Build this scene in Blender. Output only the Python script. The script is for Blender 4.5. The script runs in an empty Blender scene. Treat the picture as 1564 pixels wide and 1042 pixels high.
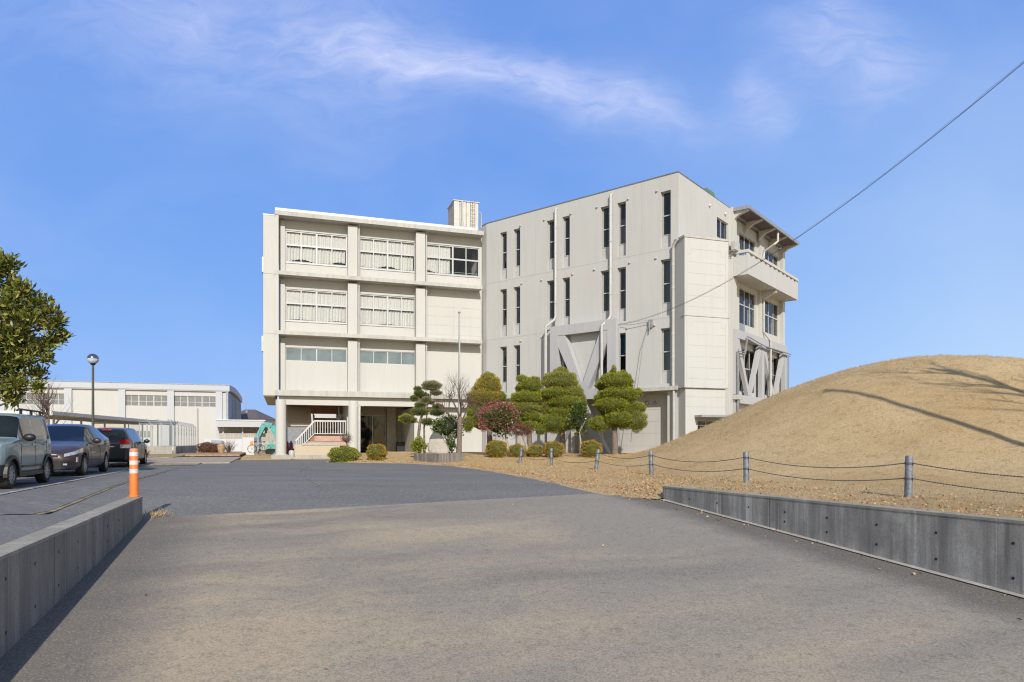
import bpy, math, random
import numpy as np
from mathutils import Vector, noise
rnd = random.Random(11)
nr = np.random.default_rng(5)
PI = math.pi
S = bpy.context.scene
# ------------------------------------------------------------------ camera, sky, sun, exposure
CAM_Z = 1.0
FPX, CX, HY = 1040.0, 782.0, 675.0          # focal length, centre column and horizon row of the 1564 px photo
cam = bpy.data.cameras.new('camera')
camo = bpy.data.objects.new('camera', cam)
S.collection.objects.link(camo)
camo.location = (0, 0, CAM_Z)
camo.rotation_euler = (PI / 2, 0, 0)
cam.sensor_fit = 'HORIZONTAL'
cam.sensor_width = 36.0
cam.lens = FPX / 1564 * 36.0
cam.shift_y = (HY - 521) / 1564
cam.clip_start = 0.1
cam.clip_end = 3000
S.camera = camo

SUN_EL = math.radians(31)
SUN_H = Vector((-0.177, 0.984))               # way the shadows fall
sd = Vector((SUN_H.x * math.cos(SUN_EL), SUN_H.y * math.cos(SUN_EL), -math.sin(SUN_EL)))
sl = bpy.data.lights.new('sun', 'SUN')
sl.energy = 3.6
sl.angle = math.radians(0.53)
sl.color = (1.0, 0.94, 0.845)
so = bpy.data.objects.new('sun', sl)
S.collection.objects.link(so)
so.rotation_euler = sd.to_track_quat('-Z', 'Y').to_euler()
so.location = (20, -60, 60)

S.view_settings.view_transform = 'Standard'
S.view_settings.look = 'None'
S.view_settings.exposure = 0.3
S.view_settings.gamma = 1.0
S.cycles.use_denoising = True
S.cycles.filter_width = 1.15
S.cycles.max_bounces = 8
S.cycles.transparent_max_bounces = 16
S.cycles.caustics_reflective = False
S.cycles.caustics_refractive = False


class NT:
    """small node-tree helper"""
    def __init__(s, tree):
        s.t = tree
        tree.nodes.clear()

    def n(s, typ, **kw):
        nd = s.t.nodes.new(typ)
        for k, v in kw.items():
            if k.startswith('_'):
                setattr(nd, k[1:], v)
            else:
                key = int(k[1:]) if (k[0] == 'i' and k[1:].isdigit()) else k.replace('__', ' ')
                s.put(nd.inputs[key], v)
        return nd

    def put(s, sock, v):
        if isinstance(v, bpy.types.NodeSocket):
            s.t.links.new(v, sock)
        elif isinstance(v, bpy.types.Node):
            s.t.links.new(v.outputs[0], sock)
        else:
            if sock.type == 'RGBA' and len(v) == 3:
                v = (*v, 1)
            sock.default_value = v

    def m(s, op, a, b=None, c=None, clamp=False):
        nd = s.t.nodes.new('ShaderNodeMath')
        nd.operation = op
        nd.use_clamp = clamp
        for i, v in enumerate((a, b, c)):
            if v is not None:
                s.put(nd.inputs[i], v)
        return nd.outputs[0]

    def mix(s, fac, a, b, typ='MIX'):
        nd = s.t.nodes.new('ShaderNodeMix')
        nd.data_type = 'RGBA'
        nd.blend_type = typ
        s.put(nd.inputs[0], fac)
        s.put(nd.inputs[6], a)
        s.put(nd.inputs[7], b)
        return nd.outputs[2]

    def ramp(s, fac, *stops):
        nd = s.t.nodes.new('ShaderNodeValToRGB')
        s.put(nd.inputs[0], fac)
        el = nd.color_ramp.elements
        while len(el) < len(stops):
            el.new(0.5)
        for e, (p, c) in zip(el, stops):
            e.position = p
            e.color = (c, c, c, 1) if isinstance(c, (int, float)) else (*c, 1)
        return nd.outputs[0]

    def noise(s, vec, scale, detail=4, rough=0.55, dist=0.0):
        return s.n('ShaderNodeTexNoise', Vector=vec, Scale=scale, Detail=detail, Roughness=rough, Distortion=dist).outputs[0]

    def mapping(s, vec, scale=(1, 1, 1), rot=(0, 0, 0), loc=(0, 0, 0)):
        return s.n('ShaderNodeMapping', Vector=vec, Scale=scale, Rotation=rot, Location=loc).outputs[0]


# sky: Nishita with thin cirrus streaks
W = bpy.data.worlds.new('World')
S.world = W
W.use_nodes = True
w = NT(W.node_tree)
sky = w.n('ShaderNodeTexSky')
sky.sky_type = 'NISHITA'
sky.sun_disc = False
sky.sun_elevation = SUN_EL
sky.sun_rotation = math.radians(169.8)
sky.altitude = 50
sky.air_density = 1.0
sky.dust_density = 0.6
sky.ozone_density = 2.0
tc = w.n('ShaderNodeTexCoord')
sep = w.n('ShaderNodeSeparateXYZ', Vector=tc.outputs['Generated'])
ay = w.m('MAXIMUM', w.m('ABSOLUTE', sep.outputs[1]), 0.05)
cxs = w.m('DIVIDE', sep.outputs[0], ay)
czs = w.m('DIVIDE', sep.outputs[2], ay)
up = w.m('MULTIPLY', w.m('MAXIMUM', sep.outputs[2], 0.0), 1.6, clamp=True)
deep = w.mix(up, (1.36, 3.15, 7.15), (0.92, 2.25, 6.3))
side = w.m('MULTIPLY', w.m('SUBTRACT', w.m('MULTIPLY', cxs, 1.6), 0.10, clamp=True), w.m('SUBTRACT', 1.05, w.m('MULTIPLY', czs, 1.45), clamp=True))
deep = w.mix(w.m('MULTIPLY', side, 0.95), deep, (3.6, 5.2, 7.7))
skyc = w.mix(w.m('MULTIPLY', w.m('ADD', w.m('MULTIPLY', sep.outputs[1], 1.0), 0.35, clamp=True), 0.85), w.mix(1.0, sky.outputs[0], (1.0, 0.93, 0.80), 'MULTIPLY'), deep)
pl = w.n('ShaderNodeCombineXYZ', X=cxs, Y=czs, Z=0.0).outputs[0]
warp = w.n('ShaderNodeTexNoise', Vector=pl, Scale=5.0, Detail=4.0)
wv = w.n('ShaderNodeVectorMath', _operation='MULTIPLY_ADD')
w.put(wv.inputs[0], warp.outputs[1]); w.put(wv.inputs[1], (0.12, 0.12, 0.0)); w.put(wv.inputs[2], pl)


def band(x0, z0, x1, z1, width, strength):
    """soft streak of cirrus between two sky directions"""
    d = Vector((x1 - x0, z1 - z0)); L = d.length; d /= L
    sp = w.n('ShaderNodeSeparateXYZ', Vector=wv.outputs[0])
    px = w.m('SUBTRACT', sp.outputs[0], x0 + 0.06); pz = w.m('SUBTRACT', sp.outputs[1], z0 + 0.06)
    t = w.m('ADD', w.m('MULTIPLY', px, d.x), w.m('MULTIPLY', pz, d.y))
    q = w.m('SUBTRACT', w.m('MULTIPLY', pz, d.x), w.m('MULTIPLY', px, d.y))
    tt = w.m('DIVIDE', w.m('SUBTRACT', t, L / 2), L / 2)
    e = w.m('ADD', w.m('POWER', w.m('DIVIDE', w.m('ABSOLUTE', q), width), 2.0), w.m('POWER', w.m('ABSOLUTE', tt), 4.0))
    return w.m('MULTIPLY', w.m('EXPONENT', w.m('MULTIPLY', e, -1.0)), strength)


wisp = w.noise(w.mapping(wv.outputs[0], (4.0, 11.0, 1), (0, 0, 0.25)), 3.0, 8, 0.62, 0.6)
wisp = w.ramp(wisp, (0.28, 0.0), (0.76, 1.0))
wide = w.noise(w.mapping(wv.outputs[0], (1.6, 3.2, 1), (0, 0, 0.2)), 1.6, 5, 0.5, 0.3)
wide = w.ramp(wide, (0.42, 0.0), (0.75, 1.0))
masks = [band(-0.28, 0.60, 0.27, 0.485, 0.042, 0.58), band(-0.62, 0.66, -0.10, 0.55, 0.12, 0.26),
         band(0.40, 0.66, 0.58, 0.50, 0.085, 0.36), band(0.33, 0.54, 0.40, 0.47, 0.03, 0.34), band(-0.95, 0.62, -0.45, 0.66, 0.09, 0.14)]
acc = masks[0]
for mk in masks[1:]:
    acc = w.m('ADD', acc, mk)
cl = w.m('MULTIPLY', acc, w.m('ADD', w.m('MULTIPLY', wisp, 0.75), 0.25))
cl = w.m('ADD', cl, w.m('MULTIPLY', wide, 0.10))
hz = w.m('MULTIPLY', w.m('SUBTRACT', 1.0, w.m('MULTIPLY', sep.outputs[2], 2.2), clamp=True), 0.16)
cl = w.m('MINIMUM', w.m('ADD', cl, 0.02), 0.8)
skyc = w.mix(cl, skyc, (6.6, 6.7, 8.2))
bg = w.n('ShaderNodeBackground', Color=skyc, Strength=0.11)
w.n('ShaderNodeOutputWorld', Surface=bg)


# ------------------------------------------------------------------ materials
def new_mat(name):
    m = bpy.data.materials.new(name)
    m.use_nodes = True
    return m, NT(m.node_tree)


def finish(t, **kw):
    b = t.n('ShaderNodeBsdfPrincipled', **{k: v for k, v in kw.items() if v is not None})
    t.n('ShaderNodeOutputMaterial', Surface=b)
    return b


def bump(t, h, strength=0.3, dist=0.02):
    return t.n('ShaderNodeBump', Height=h, Strength=strength, Distance=dist).outputs[0]


def plain(name, col, rough=0.6, var=0.12, scale=3.0, metal=0.0, bmp=0.0, coat=0.0, spec=None):
    """base colour with a mottled procedural variation"""
    m, t = new_mat(name)
    o = t.n('ShaderNodeTexCoord').outputs['Object']
    f = t.noise(o, scale, 5)
    c2 = tuple(max(0, c * (1 - var * 2)) for c in col)
    c1 = tuple(min(1, c * (1 + var * 0.6)) for c in col)
    c = t.mix(t.ramp(f, (0.3, 0.0), (0.7, 1.0)), c2, c1)
    kw = dict(Base__Color=c, Roughness=rough, Metallic=metal)
    if bmp:
        kw['Normal'] = bump(t, t.noise(o, scale * 14, 3), bmp, 0.01)
    if coat:
        kw['Coat__Weight'] = coat
        kw['Coat__Roughness'] = 0.04
    if spec is not None:
        kw['Specular__IOR__Level'] = spec
    finish(t, **kw)
    return m


def wall_paint(name, col, streak=0.12, dirt=(0.45, 0.42, 0.36), rough=0.75):
    """painted concrete with faint rain streaks and a fine texture"""
    m, t = new_mat(name)
    o = t.n('ShaderNodeTexCoord').outputs['Object']
    st = t.noise(t.mapping(o, (2.2, 2.2, 0.16)), 1.6, 6, 0.6)
    bl = t.noise(o, 0.5, 4)
    f = t.m('MULTIPLY', t.ramp(st, (0.45, 0.0), (0.78, 1.0)), streak)
    f2 = t.m('MULTIPLY', t.ramp(bl, (0.4, 0.0), (0.8, 1.0)), streak * 0.7)
    c = t.mix(t.m('ADD', f, f2), col, dirt)
    finish(t, Base__Color=c, Roughness=rough, Specular__IOR__Level=0.3, Normal=bump(t, t.noise(o, 30, 3), 0.08, 0.01))
    return m


def leaf_mat(name, c1, c2, c3=None, rough=0.55, trans=0.25):
    m, t = new_mat(name)
    g = t.n('ShaderNodeNewGeometry').outputs['Random Per Island']
    o = t.n('ShaderNodeTexCoord').outputs['Object']
    f = t.m('ADD', t.m('MULTIPLY', g, 0.6), t.m('MULTIPLY', t.noise(o, 1.6, 3), 0.4))
    c = t.mix(t.ramp(f, (0.25, 0.0), (0.75, 1.0)), c1, c2)
    if c3:
        c = t.mix(t.ramp(g, (0.86, 0.0), (0.9, 1.0)), c, c3)
    b = t.n('ShaderNodeBsdfPrincipled', Base__Color=c, Roughness=rough, Specular__IOR__Level=0.35)
    tr = t.n('ShaderNodeBsdfTranslucent', Color=t.mix(1.0, c, (1.2, 1.25, 0.6), 'MULTIPLY'))
    mx = t.n('ShaderNodeMixShader', Fac=trans)
    t.put(mx.inputs[1], b.outputs[0]); t.put(mx.inputs[2], tr.outputs[0])
    t.n('ShaderNodeOutputMaterial', Surface=mx)
    return m


def glass_mat(name, tint=(0.75, 0.8, 0.8), refl=1.0, rough=0.0):
    m, t = new_mat(name)
    tr = t.n('ShaderNodeBsdfTransparent', Color=tint)
    gl = t.n('ShaderNodeBsdfGlossy', Color=(1, 1, 1), Roughness=0.01 + rough)
    fr = t.m('MULTIPLY', t.n('ShaderNodeFresnel', IOR=1.52).outputs[0], refl, clamp=True)
    mx = t.n('ShaderNodeMixShader', Fac=fr)
    t.put(mx.inputs[1], tr.outputs[0]); t.put(mx.inputs[2], gl.outputs[0])
    t.n('ShaderNodeOutputMaterial', Surface=mx)
    return m


ROT = math.radians(-19.5)                     # the driveway heads 19.5 degrees to the left
M = {}
M['cream'] = wall_paint('cream_paint', (0.505, 0.505, 0.485), 0.14, (0.33, 0.32, 0.29))
M['grey_cream'] = wall_paint('weathered_cream_paint', (0.495, 0.497, 0.49), 0.24, (0.36, 0.36, 0.35))
M['ledge'] = wall_paint('ledge_paint', (0.48, 0.475, 0.45), 0.5, (0.25, 0.245, 0.23))
M['coping'] = plain('metal_coping', (0.66, 0.67, 0.68), 0.4, 0.05)
M['dark_coping'] = plain('dark_roof_edge', (0.16, 0.17, 0.19), 0.5, 0.1)
M['joint'] = plain('joint_sealant', (0.42, 0.40, 0.36), 0.9, 0.1)
M['brace'] = wall_paint('grey_brace_paint', (0.43, 0.435, 0.46), 0.3, (0.30, 0.30, 0.31))
M['pipe'] = plain('cream_pipe', (0.46, 0.46, 0.45), 0.45, 0.05)
M['grey_pipe'] = plain('grey_conduit', (0.25, 0.26, 0.28), 0.5, 0.1)
M['alu'] = plain('aluminium', (0.47, 0.48, 0.49), 0.35, 0.04, metal=0.15)
M['glass'] = glass_mat('window_glass', (0.93, 0.95, 0.94), 0.8)
M['dark_glass'] = glass_mat('tinted_glass', (0.45, 0.50, 0.54), 1.7)
M['frosted'] = plain('frosted_glass', (0.17, 0.215, 0.235), 0.12, 0.16, 1.1)
M['curtain'] = plain('curtain_cloth', (0.66, 0.65, 0.635), 0.9, 0.05, 8)
M['room'] = plain('room_wall', (0.42, 0.40, 0.36), 0.9, 0.1)
M['spandrel'] = plain('slit_panel', (0.46, 0.465, 0.475), 0.5, 0.06)
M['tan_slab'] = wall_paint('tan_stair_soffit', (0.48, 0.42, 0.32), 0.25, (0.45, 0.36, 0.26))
M['tread'] = plain('brown_treads', (0.30, 0.17, 0.11), 0.8, 0.12)
M['pink_tile'] = plain('pinkish_tile', (0.50, 0.33, 0.25), 0.8, 0.1)
M['tank'] = plain('cream_panel', (0.56, 0.54, 0.49), 0.55, 0.06)
M['green'] = plain('green_cap', (0.10, 0.24, 0.13), 0.5, 0.1)
M['steel'] = plain('galvanised_steel', (0.42, 0.43, 0.45), 0.45, 0.12, 9, 0.5)
M['post'] = plain('grey_fence_post', (0.20, 0.22, 0.255), 0.55, 0.22, 14, 0.2, 0.15)
M['chain'] = plain('chain_steel', (0.12, 0.12, 0.13), 0.55, 0.2, 30, 0.3)
M['black'] = plain('black_plastic', (0.018, 0.018, 0.02), 0.45, 0.15)
M['rubber'] = plain('tyre_rubber', (0.022, 0.022, 0.023), 0.85, 0.2)
M['rim'] = plain('alloy_rim', (0.42, 0.42, 0.44), 0.35, 0.08, metal=0.5)
M['white'] = plain('white_paint', (0.56, 0.56, 0.56), 0.5, 0.06)
M['gym'] = wall_paint('gym_wall', (0.50, 0.505, 0.50), 0.16, (0.4, 0.39, 0.36))
M['gym_frame'] = wall_paint('gym_frame', (0.46, 0.485, 0.53), 0.08)
M['gym_side'] = plain('blue_grey_sheet', (0.30, 0.34, 0.42), 0.6, 0.08)
M['roof_dark'] = plain('dark_roof', (0.14, 0.11, 0.11), 0.7, 0.12)
M['teal'] = plain('teal_paint', (0.10, 0.42, 0.38), 0.45, 0.1)
M['orange'] = plain('orange_bollard', (0.86, 0.20, 0.035), 0.45, 0.07, 12)
M['reflector'] = plain('white_band', (0.62, 0.63, 0.65), 0.4, 0.05)
M['bark'] = plain('brown_bark', (0.215, 0.17, 0.14), 0.95, 0.25, 9, 0, 0.6)
M['pale_bark'] = plain('pale_bark', (0.42, 0.36, 0.30), 0.95, 0.2, 9, 0, 0.5)
M['twig'] = plain('twig_bark', (0.135, 0.092, 0.082), 0.95, 0.2, 9)
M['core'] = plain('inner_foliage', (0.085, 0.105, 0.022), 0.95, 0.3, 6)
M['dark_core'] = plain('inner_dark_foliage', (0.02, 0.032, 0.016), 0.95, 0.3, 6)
M['conifer'] = leaf_mat('clipped_conifer', (0.135, 0.17, 0.02), (0.38, 0.385, 0.045), None, 0.7, 0.22)
M['conifer_pale'] = leaf_mat('shaggy_conifer', (0.21, 0.225, 0.045), (0.40, 0.37, 0.095), None, 0.7, 0.22)
M['conifer_brown'] = leaf_mat('browning_conifer', (0.29, 0.25, 0.035), (0.50, 0.35, 0.065), None, 0.7, 0.22)
M['pine'] = leaf_mat('pine_needles', (0.095, 0.13, 0.035), (0.30, 0.31, 0.085), None, 0.7, 0.2)
M['pine_brown'] = leaf_mat('dry_pine_needles', (0.20, 0.19, 0.10), (0.38, 0.34, 0.19), None, 0.7, 0.2)
M['camellia'] = leaf_mat('camellia_leaves', (0.035, 0.06, 0.015), (0.15, 0.19, 0.05), None, 0.28, 0.12)
M['petal'] = leaf_mat('pink_petals', (0.36, 0.07, 0.12), (0.62, 0.22, 0.27), None, 0.6, 0.25)
M['azalea'] = leaf_mat('azalea_leaves', (0.24, 0.19, 0.022), (0.54, 0.39, 0.065), (0.30, 0.10, 0.03), 0.6, 0.2)
M['azalea_green'] = leaf_mat('green_azalea_leaves', (0.15, 0.19, 0.022), (0.38, 0.38, 0.055), (0.30, 0.2, 0.05), 0.6, 0.2)
M['evergreen'] = leaf_mat('evergreen_leaves', (0.04, 0.06, 0.014), (0.25, 0.26, 0.045), (0.42, 0.36, 0.11), 0.35, 0.2)
M['brown_leaf'] = leaf_mat('brown_leaves', (0.13, 0.055, 0.035), (0.25, 0.115, 0.07), None, 0.7, 0.2)
M['litter'] = leaf_mat('dry_leaf_litter', (0.40, 0.24, 0.13), (0.58, 0.40, 0.23), (0.20, 0.09, 0.055), 0.8, 0.1)
M['blade'] = leaf_mat('dry_grass_blades', (0.42, 0.285, 0.14), (0.66, 0.48, 0.27), (0.30, 0.22, 0.085), 0.8, 0.2)
M['stone'] = plain('monument_stone', (0.40, 0.365, 0.315), 0.9, 0.2, 2.5, 0, 0.6)
M['chrome'] = plain('dark_chrome', (0.30, 0.32, 0.35), 0.16, 0.05, 3, 0.9)
M['globe'] = plain('lamp_globe', (0.50, 0.58, 0.66), 0.06, 0.06)
M['hoarding'] = plain('white_hoarding', (0.60, 0.61, 0.64), 0.5, 0.03)
M['cone_red'] = plain('red_plastic', (0.36, 0.03, 0.035), 0.5, 0.1)
M['soil'] = plain('orange_soil', (0.42, 0.28, 0.16), 0.95, 0.2, 5)


def paint(name, col, metal=0.35):
    m, t = new_mat(name)
    o = t.n('ShaderNodeTexCoord').outputs['Object']
    c = t.mix(t.noise(o, 1.2, 2), tuple(x * 0.9 for x in col), col)
    finish(t, Base__Color=c, Roughness=0.38, Metallic=metal * 0.6, Coat__Weight=0.6, Coat__Roughness=0.03)
    return m


M['suv_paint'] = paint('green_grey_paint', (0.25, 0.33, 0.33), 0.3)
M['wagon_paint'] = paint('purple_brown_paint', (0.062, 0.042, 0.045), 0.45)
M['van_paint'] = paint('black_paint', (0.02, 0.021, 0.026), 0.3)
M['car_glass'] = plain('car_glass', (0.014, 0.02, 0.024), 0.04, 0.3, 1.5, 0, 0, 0.4)
next(n for n in M['car_glass'].node_tree.nodes if n.type == 'BSDF_PRINCIPLED').inputs['IOR'].default_value = 1.27
M['lens'] = plain('clear_lens', (0.62, 0.64, 0.68), 0.08, 0.25, 20, 0.3, 0, 1.0)
M['red_lens'] = plain('red_lens', (0.50, 0.015, 0.02), 0.1, 0.2, 12, 0, 0, 1.0)


def mk_asphalt():
    m, t = new_mat('asphalt')
    o = t.n('ShaderNodeTexCoord').outputs['Object']
    r = t.mapping(o, rot=(0, 0, ROT))
    big = t.noise(t.mapping(o, (0.25, 0.8, 1)), 0.9, 5, 0.6)
    fine = t.noise(o, 55, 2, 0.7)
    agg = t.n('ShaderNodeTexVoronoi', Vector=o, Scale=42.0).outputs[0]
    c = t.mix(t.ramp(big, (0.3, 0.0), (0.72, 1.0)), (0.163, 0.155, 0.149), (0.228, 0.218, 0.206))
    c = t.mix(t.ramp(agg, (0.05, 0.55), (0.22, 0.0)), c, (0.36, 0.35, 0.335))
    c = t.mix(t.ramp(fine, (0.40, 0.55), (0.5, 0.0)), c, (0.085, 0.085, 0.09))
    g2 = t.noise(o, 15, 5, 0.85)
    c = t.mix(t.ramp(g2, (0.38, 0.45), (0.49, 0.0)), c, (0.095, 0.092, 0.09))
    c = t.mix(t.ramp(g2, (0.52, 0.0), (0.62, 0.5)), c, (0.34, 0.328, 0.312))
    wear = t.noise(t.mapping(o, (0.12, 1.1, 1), (0, 0, 0.3)), 1.3, 6, 0.7)
    c = t.mix(t.ramp(wear, (0.60, 0.0), (0.75, 0.45)), c, (0.29, 0.285, 0.275))
    finish(t, Base__Color=c, Roughness=0.9, Specular__IOR__Level=0.2, Normal=bump(t, t.m('ADD', fine, agg), 0.5, 0.006))
    return m


def mk_ramp():
    """worn concrete driveway: tan silt, grey patches, darker ragged edges along the walls"""
    m, t = new_mat('driveway_concrete')
    o = t.n('ShaderNodeTexCoord').outputs['Object']
    r = t.mapping(o, rot=(0, 0, ROT))
    sp = t.n('ShaderNodeSeparateXYZ', Vector=r)       # x: across the drive, y: along it
    wv = t.n('ShaderNodeVectorMath', _operation='MULTIPLY_ADD')
    t.put(wv.inputs[0], t.n('ShaderNodeTexNoise', Vector=o, Scale=0.5, Detail=3.0).outputs[1]); t.put(wv.inputs[1], (1.2, 1.2, 0)); t.put(wv.inputs[2], r)
    patch = t.noise(t.mapping(wv.outputs[0], (0.30, 0.55, 1)), 0.9, 6, 0.6)
    bias = t.m('MULTIPLY', t.m('SUBTRACT', 2.2, sp.outputs[0]), 0.030)
    c = t.mix(t.ramp(t.m('ADD', patch, bias), (0.42, 0.0), (0.62, 1.0)), (0.292, 0.256, 0.208), (0.435, 0.352, 0.24))
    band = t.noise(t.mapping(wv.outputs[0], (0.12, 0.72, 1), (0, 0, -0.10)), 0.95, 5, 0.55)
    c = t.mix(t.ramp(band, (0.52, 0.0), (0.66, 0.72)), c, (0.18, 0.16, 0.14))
    right = t.ramp(t.m('DIVIDE', t.m('ADD', sp.outputs[0], 1.0), 9.0), (0.25, 0.0), (0.95, 0.6))
    c = t.mix(right, c, (0.316, 0.286, 0.242))
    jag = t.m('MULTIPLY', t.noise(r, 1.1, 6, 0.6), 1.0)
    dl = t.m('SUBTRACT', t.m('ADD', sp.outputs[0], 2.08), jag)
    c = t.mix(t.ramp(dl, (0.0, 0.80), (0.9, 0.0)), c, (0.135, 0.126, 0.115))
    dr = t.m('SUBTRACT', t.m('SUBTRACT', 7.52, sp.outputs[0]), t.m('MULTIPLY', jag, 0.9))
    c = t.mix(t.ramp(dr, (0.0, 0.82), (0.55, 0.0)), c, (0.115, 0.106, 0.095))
    fine = t.noise(o, 48, 4, 0.85)
    mid = t.noise(o, 9, 8, 0.8)
    c = t.mix(t.ramp(fine, (0.36, 0.65), (0.50, 0.0)), c, (0.10, 0.094, 0.087))
    c = t.mix(t.ramp(mid, (0.34, 0.5), (0.5, 0.0)), c, (0.125, 0.115, 0.105))
    c = t.mix(t.ramp(fine, (0.52, 0.0), (0.66, 0.5)), c, (0.50, 0.45, 0.39))
    finish(t, Base__Color=c, Roughness=0.92, Specular__IOR__Level=0.2, Normal=bump(t, t.m('ADD', fine, mid), 0.45, 0.006))
    return m


def mk_grass():
    m, t = new_mat('dry_grass')
    o = t.n('ShaderNodeTexCoord').outputs['Object']
    big = t.noise(o, 0.35, 5, 0.6)
    mid = t.noise(o, 2.6, 6, 0.7)
    fine = t.noise(t.mapping(o, (1, 1, 0.6)), 20, 6, 0.85)
    c = t.mix(t.ramp(big, (0.3, 0.0), (0.7, 1.0)), (0.535, 0.375, 0.19), (0.67, 0.51, 0.295))
    c = t.mix(t.ramp(mid, (0.30, 0.55), (0.48, 0.0)), c, (0.33, 0.22, 0.11))
    c = t.mix(t.ramp(fine, (0.33, 0.75), (0.52, 0.0)), c, (0.22, 0.145, 0.07))
    c = t.mix(t.ramp(fine, (0.55, 0.0), (0.7, 0.5)), c, (0.74, 0.57, 0.35))
    vo = t.n('ShaderNodeTexVoronoi', Vector=t.mapping(o, (1.4, 2.6, 2.0)), Scale=2.2).outputs[0]
    spk = t.m('MULTIPLY', t.ramp(vo, (0.06, 1.0), (0.20, 0.0)), t.ramp(mid, (0.42, 1.0), (0.6, 0.15)))
    c = t.mix(t.m('MULTIPLY', spk, 0.7), c, (0.19, 0.135, 0.06))
    gr = t.noise(o, 1.7, 4, 0.6)
    c = t.mix(t.ramp(gr, (0.66, 0.0), (0.76, 0.4)), c, (0.20, 0.19, 0.06))
    finish(t, Base__Color=c, Roughness=0.95, Specular__IOR__Level=0.1, Normal=bump(t, t.m('ADD', fine, t.m('MULTIPLY', mid, 0.6)), 0.9, 0.05))
    return m


def mk_concrete(name, base, dark, tan=0.0):
    m, t = new_mat(name)
    o = t.n('ShaderNodeTexCoord').outputs['Object']
    st = t.noise(t.mapping(o, (3.2, 3.2, 0.22)), 1.5, 7, 0.68)
    bl = t.noise(o, 1.3, 6, 0.65)
    fine = t.noise(o, 45, 3, 0.7)
    sp = t.n('ShaderNodeSeparateXYZ', Vector=o)
    c = t.mix(t.ramp(st, (0.36, 0.0), (0.62, 1.0)), dark, base)
    c = t.mix(t.ramp(bl, (0.38, 0.65), (0.58, 0.0)), c, dark)
    run = t.noise(t.mapping(o, (5, 5, 0.1)), 2.3, 4, 0.6)
    c = t.mix(t.ramp(run, (0.60, 0.0), (0.70, 0.45)), c, tuple(min(1, x * 1.7) for x in base))
    c = t.mix(t.ramp(fine, (0.35, 0.35), (0.5, 0.0)), c, tuple(x * 0.6 for x in dark))
    finish(t, Base__Color=c, Roughness=0.9, Specular__IOR__Level=0.2, Normal=bump(t, t.m('ADD', fine, bl), 0.35, 0.008))
    return m


M['asphalt'] = mk_asphalt()
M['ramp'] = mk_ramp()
M['grass'] = mk_grass()
M['wall_dark'] = mk_concrete('stained_dark_concrete', (0.50, 0.475, 0.435), (0.20, 0.19, 0.178))
M['wall_grey'] = mk_concrete('weathered_concrete', (0.35, 0.318, 0.28), (0.20, 0.18, 0.158))
M['wall_cap'] = mk_concrete('concrete_top', (0.42, 0.385, 0.325), (0.26, 0.24, 0.20))
M['pale_concrete'] = mk_concrete('pale_concrete', (0.46, 0.44, 0.41), (0.34, 0.32, 0.29))
M['planter'] = mk_concrete('old_planter_concrete', (0.30, 0.27, 0.245), (0.12, 0.11, 0.10))


def mk_brick():
    m, t = new_mat('brick_path')
    o = t.n('ShaderNodeTexCoord').outputs['Object']
    b = t.n('ShaderNodeTexBrick', Vector=t.mapping(o, rot=(0, 0, ROT)), Scale=4.0, Color1=(0.40, 0.33, 0.26), Color2=(0.33, 0.27, 0.215), Mortar=(0.20, 0.17, 0.14))
    c = t.mix(t.ramp(t.noise(o, 0.8, 5), (0.35, 0.0), (0.7, 0.5)), b.outputs[0], (0.42, 0.37, 0.30))
    finish(t, Base__Color=c, Roughness=0.9)
    return m


M['brick'] = mk_brick()


def mk_mesh():
    m, t = new_mat('wire_mesh')
    tr = t.n('ShaderNodeBsdfTransparent')
    p = t.n('ShaderNodeBsdfPrincipled', Base__Color=(0.45, 0.52, 0.50), Roughness=0.5)
    mx = t.n('ShaderNodeMixShader', Fac=0.22)
    t.put(mx.inputs[1], tr.outputs[0]); t.put(mx.inputs[2], p.outputs[0])
    t.n('ShaderNodeOutputMaterial', Surface=mx)
    return m


M['mesh'] = mk_mesh()


def mk_sheet():
    """stone with a dark damp cap"""
    m, t = new_mat('monument_stone')
    o = t.n('ShaderNodeTexCoord').outputs['Object']
    n1 = t.noise(o, 2.2, 6, 0.65)
    n2 = t.noise(o, 14, 5, 0.7)
    sp = t.n('ShaderNodeSeparateXYZ', Vector=o)
    c = t.mix(t.ramp(n1, (0.3, 0.0), (0.7, 1.0)), (0.36, 0.32, 0.28), (0.50, 0.455, 0.39))
    c = t.mix(t.ramp(n2, (0.35, 0.5), (0.5, 0.0)), c, (0.22, 0.19, 0.165))
    lich = t.m('ADD', sp.outputs[2], t.m('MULTIPLY', n1, 0.35))
    c = t.mix(t.ramp(lich, (0.98, 0.0), (1.06, 0.9)), c, (0.07, 0.068, 0.066))
    finish(t, Base__Color=c, Roughness=0.92, Normal=bump(t, t.m('ADD', n1, n2), 0.6, 0.03))
    return m


M['stone'] = mk_sheet()


# ------------------------------------------------------------------ object helpers
COL = S.collection
LOC = {}


def tag(o, label=None, cat=None, group=None, kind=None):
    if label: o['label'] = label
    if cat: o['category'] = cat
    if group: o['group'] = group
    if kind: o['kind'] = kind
    return o


def thing(name, label, cat, loc=(0, 0, 0), rz=0.0, group=None):
    o = bpy.data.objects.new(name, None)
    COL.objects.link(o)
    o.empty_display_size = 0.3
    o.location = loc
    o.rotation_euler = (0, 0, rz)
    LOC[o] = Vector(loc)
    return tag(o, label, cat, group)


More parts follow.
